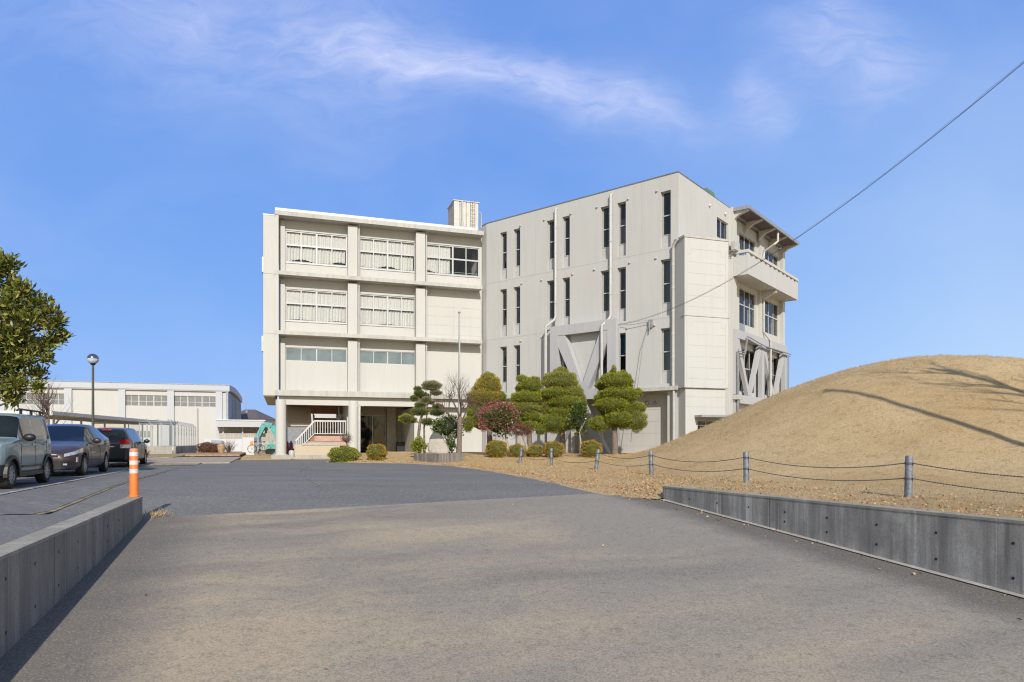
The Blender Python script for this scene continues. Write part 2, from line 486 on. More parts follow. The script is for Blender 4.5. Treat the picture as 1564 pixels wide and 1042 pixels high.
class Fr:
    """upright local frame: s along the wall, n outward, z up"""
    def __init__(f, ox, oy, ang, flip=False):
        f.o = Vector((ox, oy)); a = math.radians(ang)
        f.e = Vector((math.cos(a), math.sin(a)))
        f.n = Vector((math.sin(a), -math.cos(a)))

    def p(f, s, n, z):
        q = f.o + f.e * s + f.n * n
        return Vector((q.x, q.y, z))

    def s_at(f, px, n=0.0):
        """position along the wall seen at photo column px, for the wall plane n"""
        k = (px - CX) / FPX
        o = f.o + f.n * n
        return (k * o.y - o.x) / (f.e.x - k * f.e.y)

    def z_at(f, py, s, n=0.0):
        return CAM_Z + (HY - py) * f.p(s, n, 0).y / FPX


class MB:
    def __init__(b):
        b.v, b.f, b.m, b.cur = [], [], [], 0

    def face(b, pts):
        i = len(b.v)
        b.v += [tuple(p) for p in pts]
        b.f.append(tuple(range(i, i + len(pts))))
        b.m.append(b.cur)

    def box(b, fr, s0, s1, n0, n1, z0, z1):
        P = [fr.p(s, n, z) for z in (z0, z1) for n in (n0, n1) for s in (s0, s1)]
        b.hexa(P)

    def hexa(b, P):
        i = len(b.v)
        b.v += [tuple(p) for p in P]
        for q in ((0, 1, 3, 2), (4, 6, 7, 5), (0, 4, 5, 1), (2, 3, 7, 6), (0, 2, 6, 4), (1, 5, 7, 3)):
            b.f.append(tuple(i + k for k in q)); b.m.append(b.cur)

    def prism(b, fr, poly, n0, n1):
        """polygon in (s, z) extruded along n"""
        k = len(poly)
        A = [fr.p(s, n0, z) for s, z in poly]; B = [fr.p(s, n1, z) for s, z in poly]
        b.face(A); b.face(B[::-1])
        for i in range(k):
            j = (i + 1) % k
            b.face([A[i], A[j], B[j], B[i]])

    def bar(b, p, q, w, h=None):
        """square bar between two points"""
        p, q = Vector(p), Vector(q); h = h or w
        d = (q - p).normalized()
        up = Vector((0, 0, 1)) if abs(d.z) < 0.95 else Vector((1, 0, 0))
        x = d.cross(up).normalized() * w / 2; y = x.cross(d).normalized() * h / 2
        b.hexa([p - x - y, p + x - y, p - x + y, p + x + y, q - x - y, q + x - y, q - x + y, q + x + y])

    def tube(b, pts, r, seg=8, cap=True):
        pts = [Vector(p) for p in pts]
        rr = r if isinstance(r, (list, tuple)) else [r] * len(pts)
        rings = []
        prev = None
        for i, p in enumerate(pts):
            d = (pts[min(i + 1, len(pts) - 1)] - pts[max(i - 1, 0)])
            d = d.normalized() if d.length > 1e-9 else Vector((0, 0, 1))
            if prev is None:
                up = Vector((0, 0, 1)) if abs(d.z) < 0.9 else Vector((1, 0, 0))
                x = d.cross(up).normalized()
            else:
                x = (prev - d * prev.dot(d)).normalized()
            prev = x
            y = d.cross(x)
            i0 = len(b.v)
            b.v += [tuple(p + (x * math.cos(2 * PI * k / seg) + y * math.sin(2 * PI * k / seg)) * rr[i]) for k in range(seg)]
            rings.append(i0)
        for a, c in zip(rings, rings[1:]):
            for k in range(seg):
                b.f.append((a + k, a + (k + 1) % seg, c + (k + 1) % seg, c + k)); b.m.append(b.cur)
        if cap:
            b.f.append(tuple(rings[0] + k for k in range(seg))[::-1]); b.m.append(b.cur)
            b.f.append(tuple(rings[-1] + k for k in range(seg))); b.m.append(b.cur)

    def lathe(b, c, prof, seg=24, axis='z'):
        """profile of (radius, height) turned about an axis through c"""
        c = Vector(c)
        rings = []
        for r, h in prof:
            i0 = len(b.v)
            for k in range(seg):
                a = 2 * PI * k / seg
                if axis == 'z': q = Vector((r * math.cos(a), r * math.sin(a), h))
                else: q = Vector((r * math.cos(a), h, r * math.sin(a)))
                b.v.append(tuple(c + q))
            rings.append(i0)
        for a, d in zip(rings, rings[1:]):
            for k in range(seg):
                b.f.append((a + k, a + (k + 1) % seg, d + (k + 1) % seg, d + k)); b.m.append(b.cur)
        b.f.append(tuple(rings[0] + k for k in range(seg))[::-1]); b.m.append(b.cur)
        b.f.append(tuple(rings[-1] + k for k in range(seg))); b.m.append(b.cur)

    def blob(b, c, r, seg=16, rings=10, wob=0.1, seed=0, flat=None):
        """uneven ellipsoid"""
        c = Vector(c); g = random.Random(seed)
        ph = [(g.uniform(0, 6.3), g.uniform(1.2, 3.2), g.uniform(1.2, 3.2)) for _ in range(4)]
        idx = []
        for i in range(rings + 1):
            th = PI * i / rings
            row = []
            for k in range(seg):
                a = 2 * PI * k / seg
                d = Vector((math.sin(th) * math.cos(a), math.sin(th) * math.sin(a), math.cos(th)))
                s = 1 + wob * sum(math.sin(p + d.x * u * 2 + d.z * w2 * 2 + d.y * (u + w2)) for p, u, w2 in ph) / 2.5
                q = Vector((d.x * r[0] * s, d.y * r[1] * s, d.z * r[2] * s))
                if flat is not None and q.z < flat: q.z = flat
                row.append(len(b.v)); b.v.append(tuple(c + q))
            idx.append(row)
        for A, B in zip(idx, idx[1:]):
            for k in range(seg):
                b.f.append((A[k], A[(k + 1) % seg], B[(k + 1) % seg], B[k])); b.m.append(b.cur)

    def holes(b, fr, s0, s1, z0, z1, nf, nb, holes):
        """wall slab with rectangular openings and their reveals"""
        ss = sorted({s0, s1, *[x for h in holes for x in h[:2]]}); zs = sorted({z0, z1, *[x for h in holes for x in h[2:]]})
        ss = [x for x in ss if s0 <= x <= s1]; zs = [x for x in zs if z0 <= x <= z1]

        def solid(i, j):
            if i < 0 or j < 0 or i >= len(ss) - 1 or j >= len(zs) - 1: return False
            c, d = (ss[i] + ss[i + 1]) / 2, (zs[j] + zs[j + 1]) / 2
            return not any(h[0] < c < h[1] and h[2] < d < h[3] for h in holes)
        for i in range(len(ss) - 1):
            for j in range(len(zs) - 1):
                if not solid(i, j): continue
                a, c, d, e = ss[i], ss[i + 1], zs[j], zs[j + 1]
                b.face([fr.p(a, nf, d), fr.p(c, nf, d), fr.p(c, nf, e), fr.p(a, nf, e)])
                b.face([fr.p(c, nb, d), fr.p(a, nb, d), fr.p(a, nb, e), fr.p(c, nb, e)])
                if not solid(i - 1, j): b.face([fr.p(a, nb, d), fr.p(a, nf, d), fr.p(a, nf, e), fr.p(a, nb, e)])
                if not solid(i + 1, j): b.face([fr.p(c, nf, d), fr.p(c, nb, d), fr.p(c, nb, e), fr.p(c, nf, e)])
                if not solid(i, j - 1): b.face([fr.p(a, nb, d), fr.p(c, nb, d), fr.p(c, nf, d), fr.p(a, nf, d)])
                if not solid(i, j + 1): b.face([fr.p(a, nf, e), fr.p(c, nf, e), fr.p(c, nb, e), fr.p(a, nb, e)])

    def build(b, name, mat, parent=None, smooth=False, bevel=0.0, local=False, sharp=None):
        me = bpy.data.meshes.new(name)
        org = Vector((0, 0, 0))
        if parent is not None and not local: org = LOC[parent]
        me.from_pydata([(x - org.x, y - org.y, z - org.z) for x, y, z in b.v], [], b.f)
        mats = mat if isinstance(mat, (list, tuple)) else [mat]
        for m in mats: me.materials.append(m)
        if len(mats) > 1: me.polygons.foreach_set('material_index', b.m)
        if smooth:
            me.polygons.foreach_set('use_smooth', [True] * len(me.polygons))
            me.update()
            me.set_sharp_from_angle(angle=math.radians(sharp or 40))
        me.update()
        o = bpy.data.objects.new(name, me)
        COL.objects.link(o)
        if parent is not None: o.parent = parent
        LOC[o] = org if parent is not None else Vector((0, 0, 0))
        if bevel:
            md = o.modifiers.new('bevel', 'BEVEL'); md.width = bevel; md.segments = 2; md.limit_method = 'ANGLE'
        return o


def solo(mb, name, mat, label, cat, loc, group=None, **kw):
    """a thing that is one mesh, with its origin at its base"""
    loc = Vector(loc)
    mb.v = [(x - loc.x, y - loc.y, z - loc.z) for x, y, z in mb.v]
    o = mb.build(name, mat, None, **kw)
    o.location = loc
    LOC[o] = loc
    return tag(o, label, cat, group)


def structure(mb, name, mat, **kw):
    return tag(mb.build(name, mat, None, **kw), kind='structure')


def np_mesh(name, verts, nv, mat, parent=None, org=None):
    """fast mesh of loose faces with nv corners each"""
    if parent is not None: verts = verts - np.array(LOC[parent])[None]
    elif org is not None: verts = verts - np.array(org)[None]
    n = len(verts); nf = n // nv
    me = bpy.data.meshes.new(name)
    me.vertices.add(n); me.vertices.foreach_set('co', verts.astype(np.float32).ravel())
    me.loops.add(n); me.loops.foreach_set('vertex_index', np.arange(n, dtype=np.int32))
    me.polygons.add(nf); me.polygons.foreach_set('loop_start', np.arange(0, n, nv, dtype=np.int32))
    me.update(calc_edges=True)
    me.materials.append(mat)
    o = bpy.data.objects.new(name, me)
    COL.objects.link(o)
    if parent is not None: o.parent = parent; LOC[o] = LOC[parent]
    elif org is not None: o.location = org
    return o


def unit(a):
    return a / np.maximum(np.linalg.norm(a, axis=1, keepdims=True), 1e-9)


def leaves(pos, axis, length, width, jitter=0.3):
    """diamond leaves: pos (N,3), axis (N,3) growth direction"""
    n = len(pos)
    ax = unit(axis + nr.normal(0, jitter, (n, 3)))
    side = unit(np.cross(ax, nr.normal(0, 1, (n, 3))))
    L = length * nr.uniform(0.6, 1.3, (n, 1)); Wd = width * nr.uniform(0.7, 1.3, (n, 1))
    nrm = np.cross(ax, side)
    v = np.stack([pos, pos + ax * L * 0.45 + side * Wd * 0.5 + nrm * L * 0.06, pos + ax * L, pos + ax * L * 0.45 - side * Wd * 0.5 + nrm * L * 0.06], 1)
    return v.reshape(-1, 3)


def ell_points(c, r, n, shell=(0.85, 1.03), low=-1.0):
    d = unit(nr.normal(0, 1, (n * 3, 3)))
    d = d[d[:, 2] > low][:n]
    rad = nr.uniform(shell[0], shell[1], (len(d), 1))
    lump = 1 + 0.06 * np.sin(d[:, :1] * 7 + c[0] * 3) + 0.06 * np.sin(d[:, 2:3] * 9 + c[2] * 5) + 0.05 * np.sin(d[:, 1:2] * 8)
    p = np.array(c)[None] + d * np.array(r)[None] * rad * lump
    nn = unit(d / np.array(r)[None])
    return p, nn


def X_at(px, Y):
    return (px - CX) / FPX * Y


def Z_at(py, Y):
    return CAM_Z + (HY - py) * Y / FPX


# ------------------------------------------------------------------ terrain
CU, SU = math.cos(math.radians(19.5)), math.sin(math.radians(19.5))


def uv(x, y): return (-SU * x + CU * y, CU * x + SU * y)
def xy(u, v): return (-SU * u + CU * v, CU * u + SU * v)
def sst(t): t = max(0.0, min(1.0, t)); return t * t * (3 - 2 * t)


V_L, V_R = -2.08, 7.52                          # the two retaining walls
U_END_L, U_END_R = 13.15, 12.05


def drive_z(u, v):
    return -0.34 + 0.066 * (u - 13.1) + 0.0243 * (v + 2.08)


def road_z(u, v):
    a = drive_z(u, v); k = 0.05
    z = -(math.log(math.exp(-min(a, 2) / k) + 1)) * k if a > -2 else a       # eases into the level yard
    if u > 13.0 and v < V_L - 0.2:
        z *= 1 - sst((V_L - 0.2 - v) / 2.5)
    return z


def mound_z(x, y):
    u = -0.342 * x + 0.94 * y; v = 0.94 * x + 0.342 * y
    a, b = (u - 18.93) / 16.59, (v - 23.51) / 12.58
    r2 = a * a + b * b
    w_ = max(0.0, -b / math.sqrt(r2 + 1e-6)) ** 2
    return 4.154 * max(0.0, 1 - r2) ** (2.555 - 0.223 * w_)


def lawn_z(x, y):
    z = 0.27 * sst((y - 31.5) / 6.0)
    z += mound_z(x, y) + 0.03 + 0.05 * noise.noise((x * .55, y * .55, 0)) + 0.03 * noise.noise((x * 1.7, y * 1.7, 5)) * min(1, mound_z(x, y) + .25)
    # the front edge dips to the asphalt
    if x <= 3.1:
        fy = lawn_front_y(x) if x <= 2.95 else 13.75
        d = (y - fy) if fy is not None else 9
    else:
        u, v = uv(x, y)
        d = 9 if u < 12.1 else math.hypot(max(0, x - 3.1), max(0, y - 13.9))
    if d < 1.5:
        u, v = uv(x, y)
        t = sst(d / 1.5) ** 0.7
        z = (road_z(max(u, 12.6), v) + 0.02) * (1 - t) + z * t
    return z


def grid(us, vs, fz, keep=None):
    b = MB()
    idx = {}
    for i, u in enumerate(us):
        for j, v in enumerate(vs):
            x, y = xy(u, v)
            idx[i, j] = len(b.v); b.v.append((x, y, fz(u, v, x, y)))
    for i in range(len(us) - 1):
        for j in range(len(vs) - 1):
            if keep and not keep((us[i] + us[i + 1]) / 2, (vs[j] + vs[j + 1]) / 2): continue
            b.f.append((idx[i, j], idx[i, j + 1], idx[i + 1, j + 1], idx[i + 1, j])); b.m.append(0)
    return b


def lin(a, b, n): return [a + (b - a) * i / n for i in range(n + 1)]


# base ground to the horizon, sunk under the drive
gb = grid([-60, -30, -10, 0, 6, 10, 13, 16, 19, 22, 30, 45, 70, 120, 250, 600, 1500], [-1500, -500, -150, -60, -30, -10, -4, 0, 4, 8, 12, 30, 60, 150, 500, 1500],
          lambda u, v, x, y: -2.6 if u < 6 else (-2.6 + 2.52 * sst((u - 6) / 13)))
structure(gb, 'ground', M['grass'], smooth=True)
# the concrete driveway
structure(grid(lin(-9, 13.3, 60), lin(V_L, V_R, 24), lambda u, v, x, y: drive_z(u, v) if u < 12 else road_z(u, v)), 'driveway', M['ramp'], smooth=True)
# asphalt yard, with the lower part between the walls and the level lot on the left
structure(grid(lin(13.304, 20, 26) + lin(20.6, 40, 20), [-45, -30, -20, -14, -10] + lin(-8, V_L - 0.2, 14) + lin(V_L, 9.5, 22) + [14, 20],
               lambda u, v, x, y: road_z(u, v) + (0.0 if u < 30 else 0.0)), 'asphalt_yard', M['asphalt'], smooth=True)
structure(grid(lin(-9, 10.5, 8) + lin(11, 13.304, 14), [-45, -25, -12, -6] + lin(-5, V_L - 0.2, 12), lambda u, v, x, y: road_z(13.304, v) * sst((u - 10.8) / 2.5) if v < V_L - 0.2 - 1e-6 else road_z(13.304, V_L - 0.2) * sst((u - 10.8) / 2.5)), 'parking_lot', M['asphalt'], smooth=True)


def lawn_edge(u):
    """v of the wavy edge where the asphalt meets the dry grass"""
    pts = [(11.95, 7.74), (13.0, 6.9), (14.2, 6.75), (15.5, 6.3), (17.5, 6.15), (21.0, 6.35), (26.8, 7.2), (29.5, 6.0), (30.6, 3.9), (31.6, 1.6), (32.6, -0.6), (33.2, -3.0), (33.6, -6)]
    for (a, va), (c, vc) in zip(pts, pts[1:]):
        if a <= u <= c: return va + (vc - va) * (u - a) / (c - a)
    return pts[0][1] if u < pts[0][0] else pts[-1][1]


LAWN = [X for X in ((2.95, 13.75), (2.55, 14.1), (2.05, 14.5), (1.35, 15.6), (0.85, 17.3), (0.15, 19.6), (-0.5, 22.1), (-1.4, 25.0), (-2.5, 28.0), (-4.9, 31.4), (-7.2, 32.4), (-9.2, 33.6))]


def lawn_front_y(x):
    """near edge of the grass for a given x left of the drive wall"""
    for (xa, ya), (xb, yb) in zip(LAWN, LAWN[1:]):
        if xb <= x <= xa: return ya + (yb - ya) * (xa - x) / (xa - xb)
    return None


def in_lawn(x, y):
    u, v = uv(x, y)
    if v > 7.76 and u <= 12.3: return u > -9
    if x > 2.95: return v > 7.6 if u < 12.3 else True
    fy = lawn_front_y(x)
    return fy is not None and y > fy


# lawn sheet: strips from the front edge back to the building, mound included
lb = MB()
front = []
for i in range(len(LAWN) - 1):
    for k in range(5):
        t = k / 5
        xa, ya = LAWN[i]; xb, yb = LAWN[i + 1]
        front.append((xa + (xb - xa) * t + rnd.uniform(-.04, .04), ya + (yb - ya) * t + rnd.uniform(-.12, .12)))
front.append(LAWN[-1])
rows = []
NB = 40
for (x, y) in front:
    row = []
    for j in range(NB + 1):
        t = (j / NB) ** 1.2
        yy = y + (50 - y) * t
        xx = x + (0 if x < -6 else (x + 9) / 12 * 4 * t)
        row.append(len(lb.v)); lb.v.append((xx, yy, lawn_z(xx, yy) + (-0.028 if j == 0 else 0.0)))
    rows.append(row)
for A, B in zip(rows, rows[1:]):
    for j in range(NB):
        lb.f.append((A[j], A[j + 1], B[j + 1], B[j])); lb.m.append(0)
# right part with the mound, starting at the retaining wall
us = lin(-9, 12.1, 60) + lin(12.4, 48, 170)
x0, y0 = LAWN[0]


def right_v0(u):
    if u <= 12.1: return 7.74
    x, y = x0, y0
    # follow the border column of the strips: x = x0 + 4 t, y = y0 + (50 - y0) t
    t = 0
    best = None
    for i in range(400):
        t = i / 399
        xx = x0 + (x0 + 9) / 12 * 4 * t; yy = y0 + (50 - y0) * t
        uu, vv = uv(xx, yy)
        if best is None or abs(uu - u) < best[0]: best = (abs(uu - u), vv)
    return best[1]


rows = []
for u in us:
    row = []; va = right_v0(u)
    for j in range(131):
        t = (j / 130) ** 1.3
        v = va + (62 - va) * t
        x, y = xy(u, v)
        row.append(len(lb.v)); lb.v.append((x, y, lawn_z(x, y) - (0.0 if u > 12.3 else 0.06 * (1 - min(1, (v - va) / 0.5)))))
    rows.append(row)
for A, B in zip(rows, rows[1:]):
    for j in range(130):
        lb.f.append((A[j], A[j + 1], B[j + 1], B[j])); lb.m.append(0)
structure(lb, 'grass_mound', M['grass'], smooth=True, sharp=80)

# dry blades standing on the lawn (nobody could count them)
def scatter(n, xr, yr, test, zf):
    out = []
    while len(out) < n:
        y = rnd.uniform(*yr) if rnd.random() < 0.5 else yr[0] + (yr[1] - yr[0]) * rnd.random() ** 2
        x = rnd.uniform(xr[0], xr[1])
        k = x / max(y, 0.1)
        if abs(k) > 0.80 or not test(x, y): continue
        out.append((x, y, zf(x, y)))
    return np.array(out)


bp = scatter(90000, (-8, 28), (6.5, 36), in_lawn, lambda x, y: lawn_z(x, y) - 0.01)
dst = bp[:, 1:2]
ax = np.tile([[0.1, -0.25, 0.75]], (len(bp), 1))
bl = leaves(bp, ax, 1.0, 0.11, 0.8)
bl = bl.reshape(-1, 4, 3)
sc = (0.032 + 0.0018 * dst)[:, None, :] * nr.uniform(0.7, 1.3, (len(bp), 1, 1))
bl = bp[:, None, :] + (bl - bp[:, None, :]) * sc
g = np_mesh('dry_grass', bl.reshape(-1, 3), 4, M['blade'])
tag(g, 'short dry straw coloured grass blades covering the mound and lawn', 'grass', kind='stuff')
# fallen leaves along the lawn edge
lp = []
while len(lp) < 5000:
    if rnd.random() < 0.6:
        i = rnd.randrange(len(LAWN) - 1); t = rnd.random()
        x = LAWN[i][0] + (LAWN[i + 1][0] - LAWN[i][0]) * t + rnd.gauss(0.35, 0.3); y = LAWN[i][1] + (LAWN[i + 1][1] - LAWN[i][1]) * t + rnd.gauss(0.5, 0.5)
    else:
        u = rnd.uniform(5, 22); v = rnd.gauss(10.2, 0.9) if rnd.random() < 0.6 else rnd.gauss(8.6, 0.7)
        if v < 7.8 and u < 12.2: continue
        x, y = xy(u, v)
    z = lawn_z(x, y) + 0.012 if in_lawn(x, y) else road_z(*uv(x, y)) + 0.012
    if not in_lawn(x, y) and rnd.random() < 0.85: continue
    lp.append((x, y, z))
for k in range(60):                             # a few stray leaves blown onto the drive
    u = rnd.uniform(4, 13); v = V_R - abs(rnd.gauss(0, .3)) - .05 if k % 6 else rnd.uniform(V_L + .1, V_R)
    x, y = xy(u, v); lp.append((x, y, (drive_z(u, v) if u < 12 else road_z(u, v)) + .012))
lp = np.array(lp)
lv = leaves(lp, nr.normal(0, 1, lp.shape) * [1, 1, 0.3] + [0, 0, 0.25], 0.05, 0.03, 0.25)
g = np_mesh('leaf_litter', lv, 4, M['litter'])
tag(g, 'reddish brown fallen leaves scattered along the edge of the lawn', 'fallen leaves', kind='stuff')


def yard_z(u, v):
    return road_z(u, v) if u > 13.304 else road_z(13.304, v) * sst((u - 10.8) / 2.5)


def strip(name, mat, pts, wd, z, wob=0.0):
    """flat painted or poured strip along a line of points"""
    b = MB(); n = len(pts)
    L, Rr = [], []
    for i, p in enumerate(pts):
        p = Vector(p); d = (Vector(pts[min(i + 1, n - 1)]) - Vector(pts[max(i - 1, 0)])).normalized()
        q = Vector((-d.y, d.x)) * (wd / 2 * (1 + rnd.uniform(-wob, wob)))
        for lst, e in ((L, p + q), (Rr, p - q)):
            u, v = uv(*e)
            lst.append((e.x, e.y, yard_z(u, v) + z))
    for i in range(n - 1):
        b.face([Rr[i], Rr[i + 1], L[i + 1], L[i]])
    return structure(b, name, mat)


def uline(v0, v1, u0, u1, n=30):
    return [xy(u0 + (u1 - u0) * i / n, v0 + (v1 - v0) * (i / n)) for i in range(n + 1)]


M['gutter'] = mk_concrete('gutter_concrete', (0.235, 0.23, 0.225), (0.16, 0.155, 0.15))
M['worn_line'] = plain('worn_white_line', (0.40, 0.39, 0.38), 0.8, 0.3, 6)
M['seam'] = plain('seam_grit', (0.25, 0.24, 0.22), 0.9, 0.3, 20)
M['verge'] = plain('dry_verge', (0.40, 0.31, 0.17), 0.95, 0.3, 5, 0, 0.5)
strip('gutter', M['gutter'], uline(-4.03, -3.6, 2, 28.5), 0.62, 0.010)
strip('verge', M['verge'], uline(-3.70, -3.27, 2, 25), 0.035, 0.014, 0.9)
strip('road_marking', M['worn_line'], uline(-4.85, -4.7, 13.5, 29.2) + [xy(30.0, -4.55), xy(30.7, -4.2)], 0.14, 0.012)
for uu in (21.0, 28.3):
    strip('road_marking', M['worn_line'], [xy(uu, -4.9), xy(uu, -7.4)], 0.14, 0.012)
# cracked seam with grass across the yard
seam = [(-10.1, 33.0), (-8.0, 26.5), (-6.9, 22.3), (-5.2, 17.6), (-4.2, 15.2)]
sp_ = []
for a, c in zip(seam, seam[1:]):
    for i in range(8):
        t = i / 8; sp_.append((a[0] + (c[0] - a[0]) * t + rnd.gauss(0, .05), a[1] + (c[1] - a[1]) * t))
for (pts, wd_) in (([(-12.6, 28.6), (-10.5, 29.6), (-8.4, 30.2)], 0.5), ([(-7.4, 23.8), (-6.0, 23.9), (-4.9, 23.3)], 0.35), ([(-9.5, 26.0), (-8.2, 26.3)], 0.3)):
    q_ = []
    for a, c in zip(pts, pts[1:]):
        for i in range(10): q_.append((a[0] + (c[0] - a[0]) * i / 10, a[1] + (c[1] - a[1]) * i / 10))
    q_.append(pts[-1])
    strip('asphalt_patch', M['seam'], q_, wd_, 0.005, 0.6)
strip('asphalt_seam', M['seam'], sp_, 0.035, 0.006, 0.9)


def sheet(name, mat, pts, z, thick=0.0):
    b = MB()
    b.face([(x, y, z) for x, y in pts])
    if thick:
        for i in range(len(pts)):
            (xa, ya), (xb, yb) = pts[i], pts[(i + 1) % len(pts)]
            b.face([(xa, ya, z - thick), (xb, yb, z - thick), (xb, yb, z), (xa, ya, z)])
    return structure(b, name, mat)


# strips in front of the school: concrete edge, verge, brick path, rear verge
sheet('gutter', M['gutter'], [xy(29.6, -10.5), xy(31.6, -3.0), xy(33.2, -3.0), xy(32.2, -10.5)], 0.012)
sheet('verge', M['verge'], [xy(32.2, -10.5), xy(33.2, -3.0), xy(34.3, -3.0), xy(34.3, -10.5), xy(34.3, -14), xy(32.2, -14)], 0.035, 0.1)
sheet('path', M['brick'], [xy(34.3, -24), xy(34.3, -1.8), xy(47, -1.8), xy(47, -24)], 0.05, 0.1)
sheet('verge', M['verge'], [xy(45.0, -30), xy(45.0, -5.5), xy(62, -5.5), xy(62, -30)], 0.09, 0.1)
sheet('dirt_yard', M['soil'], [xy(50, -5.4), xy(50, -2.0), xy(72, -2.0), xy(72, -5.4)], 0.14, 0.1)
sheet('entrance_paving', M['pale_concrete'], [(-10.2, 38.5), (-7.8, 35.5), (-6.2, 36.2), (-3.6, 39.8), (-5.4, 45.3), (-9.6, 44.0)], 0.125, 0.4)

# ------------------------------------------------------------------ retaining walls
def tie_holes(root, v, side, rows_):
    for u, zt in rows_:
        c = Vector((*xy(u, v), zt))
        d = Vector((CU, SU, 0)) * side
        b = MB(); b.tube([c - d * 0.03, c + d * 0.003], 0.017, 10)
        b.build('tie_hole', M['black'], root)


def retaining(name, label, v0, v1, u0, u1, face_v, side, bodymat, holes_u, joints):
    root = thing(name, label, 'wall', (*xy((u0 + u1) / 2, (v0 + v1) / 2), drive_z((u0 + u1) / 2, v1)))
    topz = (lambda u: 0.03) if side > 0 else (lambda u: 0.065 + 0.0086 * (12 - u) if u < 12 else 0.065)
    b = MB(); cap = MB()
    seq = [u0] + [j for j in joints] + [u1]
    for a, c in zip(seq, seq[1:]):
        n = 12
        for i in range(n):
            ua, ub = a + 0.008 + (c - a - 0.016) * i / n, a + 0.008 + (c - a - 0.016) * (i + 1) / n
            P = []
            for z in (0, 1):
                for vv in (v0, v1):
                    for u in (ua, ub):
                        zz = topz(u) if z else -2.3
                        P.append((*xy(u, vv), zz))
            if i == 0: b.face([P[0], P[4], P[6], P[2]])
            if i == n - 1: b.face([P[1], P[3], P[7], P[5]])
            b.face([P[0], P[1], P[5], P[4]]); b.face([P[2], P[6], P[7], P[3]]); b.face([P[4], P[5], P[7], P[6]])
    o = b.build('wall', bodymat, root)
    # thin mortar cap
    for i in range(40):
        ua, ub = u0 + (u1 - u0) * i / 40, u0 + (u1 - u0) * (i + 1) / 40
        P = []
        for dz in (0.002, 0.035):
            for vv in (v0 - 0.006, v1 + 0.006):
                for u in (ua, ub): P.append((*xy(u, vv), topz(u) + dz))
        if i == 0: cap.face([P[0], P[4], P[6], P[2]])
        if i == 39: cap.face([P[1], P[3], P[7], P[5]])
        cap.face([P[0], P[1], P[5], P[4]]); cap.face([P[2], P[6], P[7], P[3]]); cap.face([P[4], P[5], P[7], P[6]])
    cap.build('cap', M['wall_cap'], root)
    tie_holes(root, face_v, side, holes_u)
    return root


hl = []
for u in (6.0, 6.75, 7.5, 8.25, 9.0, 9.75, 10.5, 11.25, 12.0):
    zb = drive_z(u, V_L)
    hl.append((u, -0.14))
    if zb < -0.42: hl.append((u, zb + 0.17))
retaining('retaining_wall', 'low grey concrete retaining wall left of the driveway, ending at the orange bollard', V_L - 0.22, V_L, -8.5, U_END_L, V_L, 1, M['wall_grey'], hl, [1.0, 4.6, 8.1])
hr = []
for u in (5.1, 6.0, 6.85, 7.7, 8.55, 9.4, 10.25, 11.1):
    zb = drive_z(u, V_R)
    hr.append((u, -0.09))
    if zb < -0.36: hr.append((u, zb + 0.17))
retaining('retaining_wall', 'dark stained concrete retaining wall holding back the grass mound on the right', V_R, V_R + 0.22, -8.5, U_END_R, V_R, -1, M['wall_dark'], hr, [1.2, 4.9, 8.9])
fb = MB()
for i in range(40):
    ua, ub = -8 + 20 * i / 40, -8 + 20 * (i + 1) / 40
    fb.face([(*xy(ua, V_R - 0.09), drive_z(ua, V_R) + 0.012), (*xy(ua, V_R - 0.002), drive_z(ua, V_R) + 0.02), (*xy(ub, V_R - 0.002), drive_z(ub, V_R) + 0.02), (*xy(ub, V_R - 0.09), drive_z(ub, V_R) + 0.012)][::-1])
structure(fb, 'wall_footing', M['pale_concrete'])
# weeds at the end of the left wall
wp = np.array([(*xy(13.35 + rnd.gauss(0, .12), V_L + 0.18 + rnd.gauss(0, .14)), 0) for _ in range(120)])
wp[:, 2] = [road_z(*uv(x, y)) for x, y, z in wp]
wl = leaves(wp, np.tile([[0.0, 0.0, 1.0]], (len(wp), 1)), 0.15, 0.010, 0.55)
o = np_mesh('dry_weed', wl, 4, M['blade'], org=wp.mean(0))
tag(o, 'tuft of dry weeds at the foot of the left wall end', 'weed', kind='stuff')


# ------------------------------------------------------------------ the school
A = Fr(-14.72, 43.0, 18.5)                      # left wing, n = 0 at the ledge fronts
B = Fr(-1.78, 47.5, -39.2)                      # right wing
Gb = Fr(9.38, 38.4, 50.8)                       # gable of the right wing
Cx = Fr(9.53, 37.6, 18.5)                       # stair tower at the corner
F1, F2, F3, RF = 4.12, 7.90, 11.68, 15.40
school = thing('school_building', 'cream three storey concrete school of two angled wings, one raised on round columns', 'building', (-3, 44, 0.1))


def part(mb, name, mat, parent=None, **kw):
    return mb.build(name, mat, parent or school, **kw)


